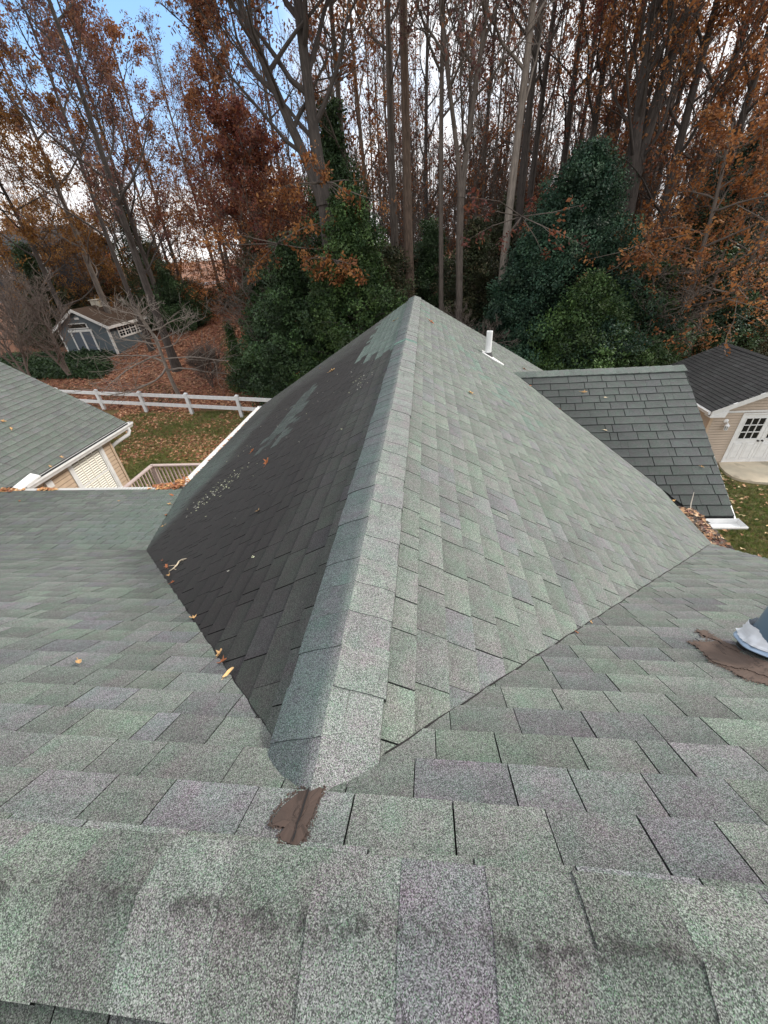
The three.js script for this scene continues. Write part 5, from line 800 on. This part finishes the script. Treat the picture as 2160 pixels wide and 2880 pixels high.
// small bare ornamental trees in the yard
function bare(o) { return plantTree({ leaf: 0, bark: 'barkPink', ...o }); }
bare({ name: 'bare_dogwood', x: TX(505, 1108, 24.6), z: 24.6, seed: 71, h: 5.6, r: 0.15, from: 0.34, limbs: 18, spread: 4.4, elev: -0.12, rise: 0.015, kids: 7, twigs: 5, wig: 0.25, lean: [-0.5, 0.4], limbR: 0.06, bark: 'barkPale', label: 'bare dogwood with level twisted branches before the shed' });
bare({ name: 'bare_crape_myrtle', x: TX(200, 1060, 28.6), z: 28.6, seed: 72, h: 7.4, r: 0.13, leaf: 0, limbs: 26, spread: 3.0, elev: 0.35, kids: 8, twigs: 8, wig: 0.2, fork: { at: 0.06, to: [[-2.6, 0.5, 0.8, 0.9], [-0.7, -0.4, 1.0, 0.85], [0.6, 0.6, 0.8, 0.5]] }, label: 'bare twin stemmed tree left of the shed' });
bare({ name: 'bare_crape_myrtle', x: TX(20, 960, 27), z: 27, seed: 73, h: 6.4, r: 0.12, limbs: 24, spread: 2.8, elev: 0.4, kids: 8, twigs: 8, fork: { at: 0.08, to: [[-1.2, 0.5, 0.9, 0.8], [1.2, -0.4, 1.0, 0.8]] }, label: 'bare bushy tree at the left edge beyond the left wing' });
bare({ name: 'bare_shrub', cat: 'shrub', x: TX(585, 1050, 26), z: 26, seed: 75, h: 2.3, r: 0.04, limbs: 30, spread: 1.5, elev: 0.6, kids: 8, twigs: 7, from: 0.02, fork: { at: 0.03, to: [[-0.7, 0.3, 0.9, 0.8], [0.6, 0.2, 1.0, 0.8], [0.1, -0.6, 0.9, 0.8], [-0.2, 0.7, 0.8, 0.7]] }, label: 'twiggy leafless shrub between the dogwood and the arborvitae' });
for (const [px, py, z, s, h, lb] of [[1250, 820, 23.5, 76, 4.2, 'bare brush right beside the roof peak'], [1340, 850, 22.5, 77, 3.8, 'bare brush behind the white vent pipe'], [1130, 800, 24.5, 78, 4.2, 'bare brush left beside the roof peak'], [700, 640, 25, 79, 5.5, 'bare arching twigs over the cedar'], [1900, 780, 23, 80, 4.5, 'bare grey brush above the garage roof']])
  bare({ name: 'bare_brush', cat: 'shrub', x: TX(px, py, z), z, y: py < 800 ? ground(0, z) + 1.5 : undefined, seed: s, h, r: 0.05, limbs: 22, spread: h * 0.5, elev: 0.5, rise: -0.02, kids: 7, twigs: 6, fork: { at: 0.04, to: [[-1.2, 0.3, 0.9, 0.8], [1.0, 0.2, 1.0, 0.8], [0.1, -0.9, 0.9, 0.8]] }, bark: 'bark', label: lb });

// ------------------------------------------------------------------ ground cover, grass, fallen leaves (stuff)
const leafGeo = (seed) => { const r = rng(seed), m = new MB(true), n = 7, o = []; for (let k = 0; k < n; k++) { const a = k / n * 6.283, l = (k % 2 ? 0.045 : 0.075) * (0.8 + 0.4 * r()); o.push(V3(Math.cos(a) * l * 1.2, 0.012 + 0.03 * r(), Math.sin(a) * l * 0.8)); } const c = V3(0, 0.004, 0); for (let k = 0; k < n; k++) m.tri(c, o[k], o[(k + 1) % n], 0, 0, 0, [1, 1, 1]); const g = m.geo(); g.deleteAttribute('uv'); return g; };
const LEAVES = [leafGeo(1), leafGeo(2), leafGeo(3)];
const LEAFC = [[0.42, 0.22, 0.10], [0.33, 0.15, 0.07], [0.52, 0.33, 0.17], [0.26, 0.12, 0.07], [0.60, 0.42, 0.24]];
function scatter(name, label, cat, list, geos, cols, sc = 1, mat = MAT.fallen) {
  const g = new THREE.Group(); g.name = numbered(name); tag(g, label, cat, null, 'stuff'); scene.add(g); const r = rng(list.length + 3);
  geos.forEach((geo, i) => { const l = list.filter((_, k) => k % geos.length === i), im = new THREE.InstancedMesh(geo, mat, l.length); im.name = 'pieces' + (i ? '_00' + i : ''); im.userData.kind = 'stuff'; l.forEach((p, k) => { _e.set((r() - 0.5) * 0.7, r() * 6.283, (r() - 0.5) * 0.7); const s = sc * (0.7 + 0.6 * r()); im.setMatrixAt(k, _m.compose(p, _q.setFromEuler(_e), _s.set(s, s, s))); const c = cols[Math.floor(r() * cols.length)], b = 0.75 + 0.5 * r(); im.setColorAt(k, _c.setRGB(c[0] * b, c[1] * b, c[2] * b)); }); im.castShadow = im.receiveShadow = true; g.add(im); });
}
{
  const r = rng(700), a = [], b = [], c = [], gr = [], iv = [];
  for (let k = 0; k < 24000; k++) { const z = 11 + 13 * r(), x = -20 + 14 * r(); const n = fbm(x * 0.45, z * 0.45, 51, 4); if (r() < 0.05 + 0.9 * step(0.54, 0.80, n + 0.3 * (step(14.5, 19, z) - 0.5))) a.push(P(x, ground(x, z) + 0.01, z)); }
  scatter('fallen_leaves', 'brown fallen leaves over the lawn inside the white fence', 'leaves', a, LEAVES, LEAFC.map((c) => [c[0] * 1.1, c[1] * 0.95, c[2]]), 0.95);
  for (let k = 0; k < 40000; k++) { const z = 23 + 24 * r(), x = -34 + 26 * r(); if (r() < 0.75) b.push(P(x, ground(x, z) + 0.01, z)); }
  scatter('fallen_leaves', 'red brown leaf litter under the trees beyond the fence', 'leaves', b, LEAVES, [[0.36, 0.16, 0.09], [0.30, 0.12, 0.08], [0.44, 0.24, 0.14], [0.22, 0.10, 0.07]], 1.1);
  for (let k = 0; k < 3200; k++) { const z = 5 + 10 * r(), x = 5.2 + 8 * r(); const n = fbm(x * 0.9 + 9, z * 0.9, 57, 3); if (x > 11.2 && z > 13 || r() > 0.16 + 1.2 * step(0.5, 0.66, n)) continue; c.push(P(x, ground(x, z) + 0.04, z)); }
  scatter('fallen_leaves', 'tan leaves scattered on the green lawn by the garage', 'leaves', c, LEAVES, [[0.55, 0.40, 0.22], [0.60, 0.47, 0.28], [0.45, 0.25, 0.14], [0.36, 0.18, 0.10]], 0.7);
  const blade = new MB(); { const q = rng(8); for (let k = 0; k < 7; k++) { const x = (q() - 0.5) * 0.1, z = (q() - 0.5) * 0.1, l = 0.05 + 0.05 * q(), dx = (q() - 0.5) * 0.06, dz = (q() - 0.5) * 0.06; blade.tri(V3(x - 0.006, 0, z), V3(x + 0.006, 0, z + 0.003), V3(x + dx, l, z + dz)); } }
  const bg = blade.geo(); bg.deleteAttribute('uv');
  for (let k = 0; k < 30000; k++) { const z = 4.5 + 10.6 * r(), x = 5.0 + 8.5 * r(); if (x > 11.2 && z > 12.95) continue; gr.push(P(x, ground(x, z), z)); }
  const gl = []; for (let k = 0; k < 42000; k++) { const z = 12.6 + 9.5 * r(), x = -19 + 12.5 * r(); if (r() < 0.35 + 0.65 * step(0.62, 0.42, fbm(x * 0.45, z * 0.45, 51, 4) + 0.3 * (step(14.5, 19, z) - 0.5))) gl.push(P(x, ground(x, z), z)); }
  scatter('grass', 'yellow green grass of the lawn inside the white fence', 'grass', gl, [bg], [[0.15, 0.20, 0.045], [0.21, 0.24, 0.07], [0.12, 0.15, 0.035], [0.28, 0.25, 0.11]], 1.3);
  scatter('grass', 'short green grass of the lawn before the garage', 'grass', gr, [bg], [[0.11, 0.17, 0.035], [0.16, 0.22, 0.05], [0.09, 0.13, 0.03], [0.24, 0.25, 0.10], [0.26, 0.21, 0.11]], 1.0);
  for (let k = 0; k < 9000; k++) { const z = 28.6 + 5.2 * r(), x = -38 + 12.6 * r(); if (x > -27.5 && z > 32.2 - (x + 27.5)) continue; const h = 0.5 * fbm(x * 0.8, z * 0.8, 99, 2); if (fbm(x * 0.5, z * 0.5, 98, 2) < 0.30) continue; iv.push(P(x, ground(x, z) + h * r(), z)); }
  crownStuff('ground_ivy', 'low dark green ivy covering the ground before the shed', 'ground cover', iv);
}
function crownStuff(name, label, cat, pts) { const g = new THREE.Group(); g.name = numbered(name); tag(g, label, cat, null, 'stuff'); scene.add(g); crown('leaves', pts, 'ivy', 'ivy', rng(5), g, 1.3); g.children.forEach((c) => { c.userData.kind = 'stuff'; }); }

// ------------------------------------------------------------------ leaves lying on the roofs, one by one
const onPlane = { M: [1.2836, tM, 'z'], LM: [4.18 - tLM * 4.83, tLM, 'z'] };
function hit(plane, px, py) {
  const r = ray(px, py); let s;
  if (plane === 'M') s = -1.2836 / (r[1] + tM * r[2]); else if (plane === 'LM') s = (-4.18 + tLM * 4.83) / (r[1] + tLM * r[2]);
  else if (plane === 'L') s = (YR - tL * XR) / (r[1] - tL * r[0]); else if (plane === 'R') s = (YR + tR * XR) / (r[1] + tR * r[0]);
  else if (plane === 'W') s = (-5.36 - tW * 12.6) / (r[1] + tW * r[0]); else s = (-3.27 - tG * 11.6) / (r[1] - tG * r[2]);
  return [r[0] * s, r[1] * s, r[2] * s];
}
const SLOPE_N = { M: [0, 1, tM], LM: [0, 1, tLM], L: [-tL, 1, 0], R: [tR, 1, 0], W: [tW, 1, 0], G: [0, 1, -tG] };
function roofLeafShape(seed, oak) {
  const r = rng(seed), m = new MB(true), o = [], n = oak ? 13 : 9, curl = 0.25 + 0.6 * r();
  for (let k = 0; k < n; k++) { const a = k / n * 6.283, l = oak ? (k % 2 ? 0.022 : 0.048) * (0.8 + 0.4 * r()) : 0.04 * (0.85 + 0.3 * r()); const x = Math.cos(a) * l * 1.25, z = Math.sin(a) * l * (oak ? 0.85 : 0.55); o.push(V3(x, 0.006 + curl * (z * z) / 0.04 + 0.012 * r() + Math.max(0, x) * 0.25 * curl, z)); }
  const c = V3(0, 0.002, 0); for (let k = 0; k < n; k++) m.tri(c, o[k], o[(k + 1) % n], 0, 0, 0, [1, 1, 1]);
  m.bar(V3(-0.05, 0.006, 0), V3(-0.095, 0.016, 0.006), 0.0035, 0.0035);
  return m.geo();
}
function roofLeaf(plane, px, py, size, col, label, oak = true) {
  const [x, y, z] = hit(plane, px, py), nn = SLOPE_N[plane], n = V3(nn[0], nn[1], -nn[2]).normalize(), seed = Math.round(px * 7 + py * 13), r = rng(seed), m = M(col, { roughness: 0.7 });
  const o = mesh('fallen_leaf', roofLeafShape(seed, oak), m); o.position.copy(P(x, y + 0.024, z)); _q.setFromUnitVectors(V3(0, 1, 0), n); o.quaternion.copy(_q).multiply(new THREE.Quaternion().setFromEuler(new THREE.Euler((r() - 0.5) * 0.5, r() * 6.28, (r() - 0.5) * 0.5))); o.scale.setScalar(size * { M: 1, LM: 0.75, L: 0.75, R: 0.65, G: 0.5, W: 0.55 }[plane]); tag(o, label, 'leaf'); return o;
}
const OR = [0.36, 0.12, 0.04], TAN = [0.52, 0.32, 0.14], YE = [0.70, 0.45, 0.20], BR = [0.22, 0.08, 0.04], PA = [0.62, 0.52, 0.36];
[
  ['M', 228, 1872, 0.75, TAN, 'narrow tan leaf alone on the near left roof', false],
  ['L', 631, 1868, 1.0, OR, 'curled orange leaf in the valley, with a second pale one below'],
  ['M', 648, 1902, 0.8, YE, 'pale yellow leaf lowest in the left valley', false],
  ['L', 622, 1846, 0.8, TAN, 'small tan stalked leaf above the curled orange one'],
  ['L', 474, 1597, 1.2, OR, 'orange leaf beside the pale twig in the valley'],
  ['L', 480, 1622, 1.0, TAN, 'tan leaf at the foot of the pale twig'], ['L', 488, 1643, 0.8, OR, 'small orange leaf below the pale twig'],
  ['LM', 447, 1560, 1.3, PA, 'pale crumpled leaf at the bend of the valley'], ['LM', 452, 1512, 1.3, OR, 'orange leaf on the valley above the bend'],
  ['LM', 468, 1452, 1.5, OR, 'orange leaf pair in the upper valley'], ['LM', 478, 1421, 1.5, TAN, 'tan leaf high in the valley below the gutter pile'], ['LM', 484, 1396, 1.7, OR, 'orange leaf in the valley nearest the gutter pile'],
  ['M', 548, 1745, 0.6, TAN, 'tiny tan leaf in the valley between the pale twig and the curled leaf'], ['L', 460, 1580, 0.9, BR, 'dark brown leaf just above the pale twig'], ['L', 461, 1483, 1.2, TAN, 'tan leaf half way up the upper valley'],
  ['LM', 30, 1386, 2.2, BR, 'brown curled leaf on the low roof under the left corner pile'], ['LM', 57, 1412, 1.2, BR, 'small brown leaf right of the curled one on the low roof'], ['LM', 335, 1412, 0.8, TAN, 'tiny tan leaf alone on the low roof'],
  ['L', 754, 1304, 2.0, OR, 'large curled orange leaf on the black slope'], ['L', 712, 1271, 1.5, OR, 'orange leaf just above the large curled one on the black slope'], ['L', 728, 1442, 1.2, TAN, 'tan leaf low on the black slope'],
  ['L', 837, 1052, 2.0, OR, 'orange leaf near the far edge of the black slope'], ['L', 935, 1046, 2.2, TAN, 'tan leaf on the black slope below the green patch'], ['L', 900, 1038, 1.5, TAN, 'small tan leaf left of the one below the green patch'], ['L', 1110, 905, 2.0, TAN, 'brown leaf on the green shingle patch'],
  ['R', 1210, 908, 2.3, OR, 'orange leaf on the light slope right of the peak'], ['R', 1322, 1110, 1.8, TAN, 'tan leaf in the middle of the light slope'], ['R', 1473, 1041, 2.2, BR, 'brown leaf where the side gable ridge meets the slope'], ['R', 1621, 1786, 0.55, OR, 'small orange leaf by the right valley'], ['R', 1660, 1757, 0.55, TAN, 'small tan leaf further up the right valley'],
  ['G', 1488, 1089, 2.6, OR, 'orange leaf on the side gable next to the valley'], ['G', 1641, 1106, 2.4, TAN, 'tan leaf high on the side gable'], ['G', 1701, 1121, 1.8, PA, 'pale narrow leaf on the side gable', false], ['G', 1701, 1213, 1.8, PA, 'pale narrow leaf in the middle of the side gable', false], ['G', 1973, 1316, 1.6, TAN, 'tan leaf near the side gable rake'],
  ['G', 1571, 1157, 2.2, BR, 'brown leaf in the side gable valley, upper part'], ['G', 1762, 1310, 1.8, TAN, 'tan leaf in the side gable valley, lower part'], ['G', 1893, 1411, 1.4, YE, 'yellow leaf low in the side gable valley'],
  ['W', 10, 1187, 2.6, TAN, 'tan leaf highest on the left wing roof'], ['W', 32, 1208, 2.6, TAN, 'tan leaf just below the highest on the left wing roof'], ['W', 175, 1288, 2.4, TAN, 'tan leaf at the left wing gutter edge'], ['W', 142, 1314, 2.4, TAN, 'tan leaf lower along the left wing gutter'],
].forEach((a) => roofLeaf(...a));
// pale twig lying by the left valley
{ const c = [[478, 1612], [490, 1604], [500, 1594], [506, 1584], [514, 1579], [527, 1576]].map(([a, b]) => { const h = hit('L', a, b); return P(h[0], h[1] + 0.03, h[2]); }), o = newTubes(); tube(c, [0.004, 0.007, 0.008, 0.010, 0.009, 0.005], 6, o, 1); for (const [k, a] of [[1, 0.08], [2, -0.07], [4, 0.06]]) tube([c[k], c[k].clone().add(V3(a, 0.03, 0.05))], [0.004, 0.002], 4, o, 1); tag(mesh('twig', tubeGeo(o), M([0.62, 0.52, 0.38])), 'pale forked twig lying across the left valley', 'twig'); }
{ const c = [hit('G', 1938, 1455), hit('G', 1937, 1430), hit('G', 1941, 1408)].map((h, k) => P(h[0], h[1] + 0.03 + 0.09 * k, h[2])), o = newTubes(); tube(c, [0.012, 0.010, 0.006], 5, o); tag(mesh('twig', tubeGeo(o), M([0.5, 0.45, 0.38])), 'grey twig standing in the clogged dark gutter', 'twig'); }
// piles of leaves: gutter at the right eave, corner of the left wing, corner of the black slope
{
  const r = rng(800), a = [], b = [], c = [], d = [], l = [], dirt = [];
  for (let k = 0; k < 420; k++) { const z = mix(5.55, 7.05, Math.pow(r(), 0.9)), x = mix(5.0, 5.27 + (z - 5.5) * 0.09, r()); (r() < 0.45 ? a : dirt).push(P(x, -4.80 - (z - 5.5) * 0.05 + 0.04 * r(), z)); }
  for (let k = 0; k < 150; k++) { const t = r(), x = -12.45 + 0.75 * t * t + (r() - 0.5) * 0.3, z = 8.42 + (r() - 0.5) * 0.45; b.push(P(x, -5.19 + (1 - t) * 0.09 * r(), z)); }
  for (let k = 0; k < 34; k++) { const x = -11.2 + 0.5 * r(); b.push(P(x, -5.17, 8.55 + 0.1 * r())); }
  for (let k = 0; k < 130; k++) { const t = r(); c.push(P(-6.85 - 1.05 * t * r(), -5.17 + 0.09 * r() * (1 - t), 8.50 + 0.25 * r() + (1 - t) * 0.45 * r())); }
  for (let k = 0; k < 60; k++) { const z = 8.8 + 7 * r(); d.push(P(-6.86 - (z - 8.75) * 0.052 - 0.03 * r(), -5.25 - (z - 8.75) * 0.031, z)); }
  scatter('leaf_pile', 'wet brown leaves and debris clogging the dark gutter', 'leaves', a, LEAVES, [[0.34, 0.17, 0.09], [0.45, 0.27, 0.15], [0.22, 0.11, 0.08], [0.58, 0.40, 0.25]], 0.7);
  scatter('gutter_debris', 'dark rotted leaf mould in the dark gutter', 'debris', dirt, LEAVES, [[0.06, 0.045, 0.035], [0.10, 0.075, 0.06], [0.14, 0.11, 0.09]], 0.6);
  scatter('leaf_pile', 'heap of orange leaves at the left wing corner of the low roof', 'leaves', b, LEAVES, [[0.42, 0.18, 0.07], [0.33, 0.13, 0.06], [0.55, 0.30, 0.13], [0.60, 0.40, 0.2]], 0.95);
  scatter('leaf_pile', 'heap of orange leaves where the low roof meets the black slope', 'leaves', c, LEAVES, [[0.42, 0.18, 0.07], [0.33, 0.13, 0.06], [0.55, 0.30, 0.13]], 0.85);
  scatter('leaf_pile', 'leaf bits caught along the white gutter of the black slope', 'leaves', d, LEAVES, [[0.5, 0.3, 0.18], [0.4, 0.2, 0.12]], 0.6);
  // lichen flecks and seed wings on the black slope
  const fl = new MB(); { const q = rng(4); for (let k = 0; k < 6; k++) { const x = (q() - 0.5) * 0.03, z = (q() - 0.5) * 0.03, s = 0.006 + 0.008 * q(); fl.quad(V3(x - s, 0.004, z - s * 0.5), V3(x + s, 0.004, z - s * 0.3), V3(x + s * 0.8, 0.006, z + s * 0.5), V3(x - s * 0.7, 0.005, z + s * 0.4)); } }
  const fg = fl.geo(); fg.deleteAttribute('uv');
  for (let k = 0; k < 120; k++) { const t = r(), g = (r() + r() + r() - 1.5); const x = mix(-3.45, -4.4, t) + g * 0.12, z = 5.85 + (r() + r() - 1) * 0.75; l.push(P(x, fL(x) + 0.022, z)); }
  for (let k = 0; k < 30; k++) { const x = -0.95 - 0.5 * r(), z = 7.1 + 1.2 * (r() - 0.5); l.push(P(x, fL(x) + 0.022, z)); }
  for (let k = 0; k < 90; k++) { const x = -0.9 - 4.5 * r(), z = 1.2 + 9 * r(); if (fL(x) < fM(x, z) + 0.1 && z < 4.8) continue; l.push(P(x, fL(x) + 0.022, z)); }
  scatter('lichen_flecks', 'pale lichen flecks and seed wings on the black slope', 'lichen', l, [fg], [[0.40, 0.42, 0.28], [0.46, 0.46, 0.40], [0.34, 0.36, 0.24]], 0.5, MAT.fleck);
}

renderer.render(scene, camera);
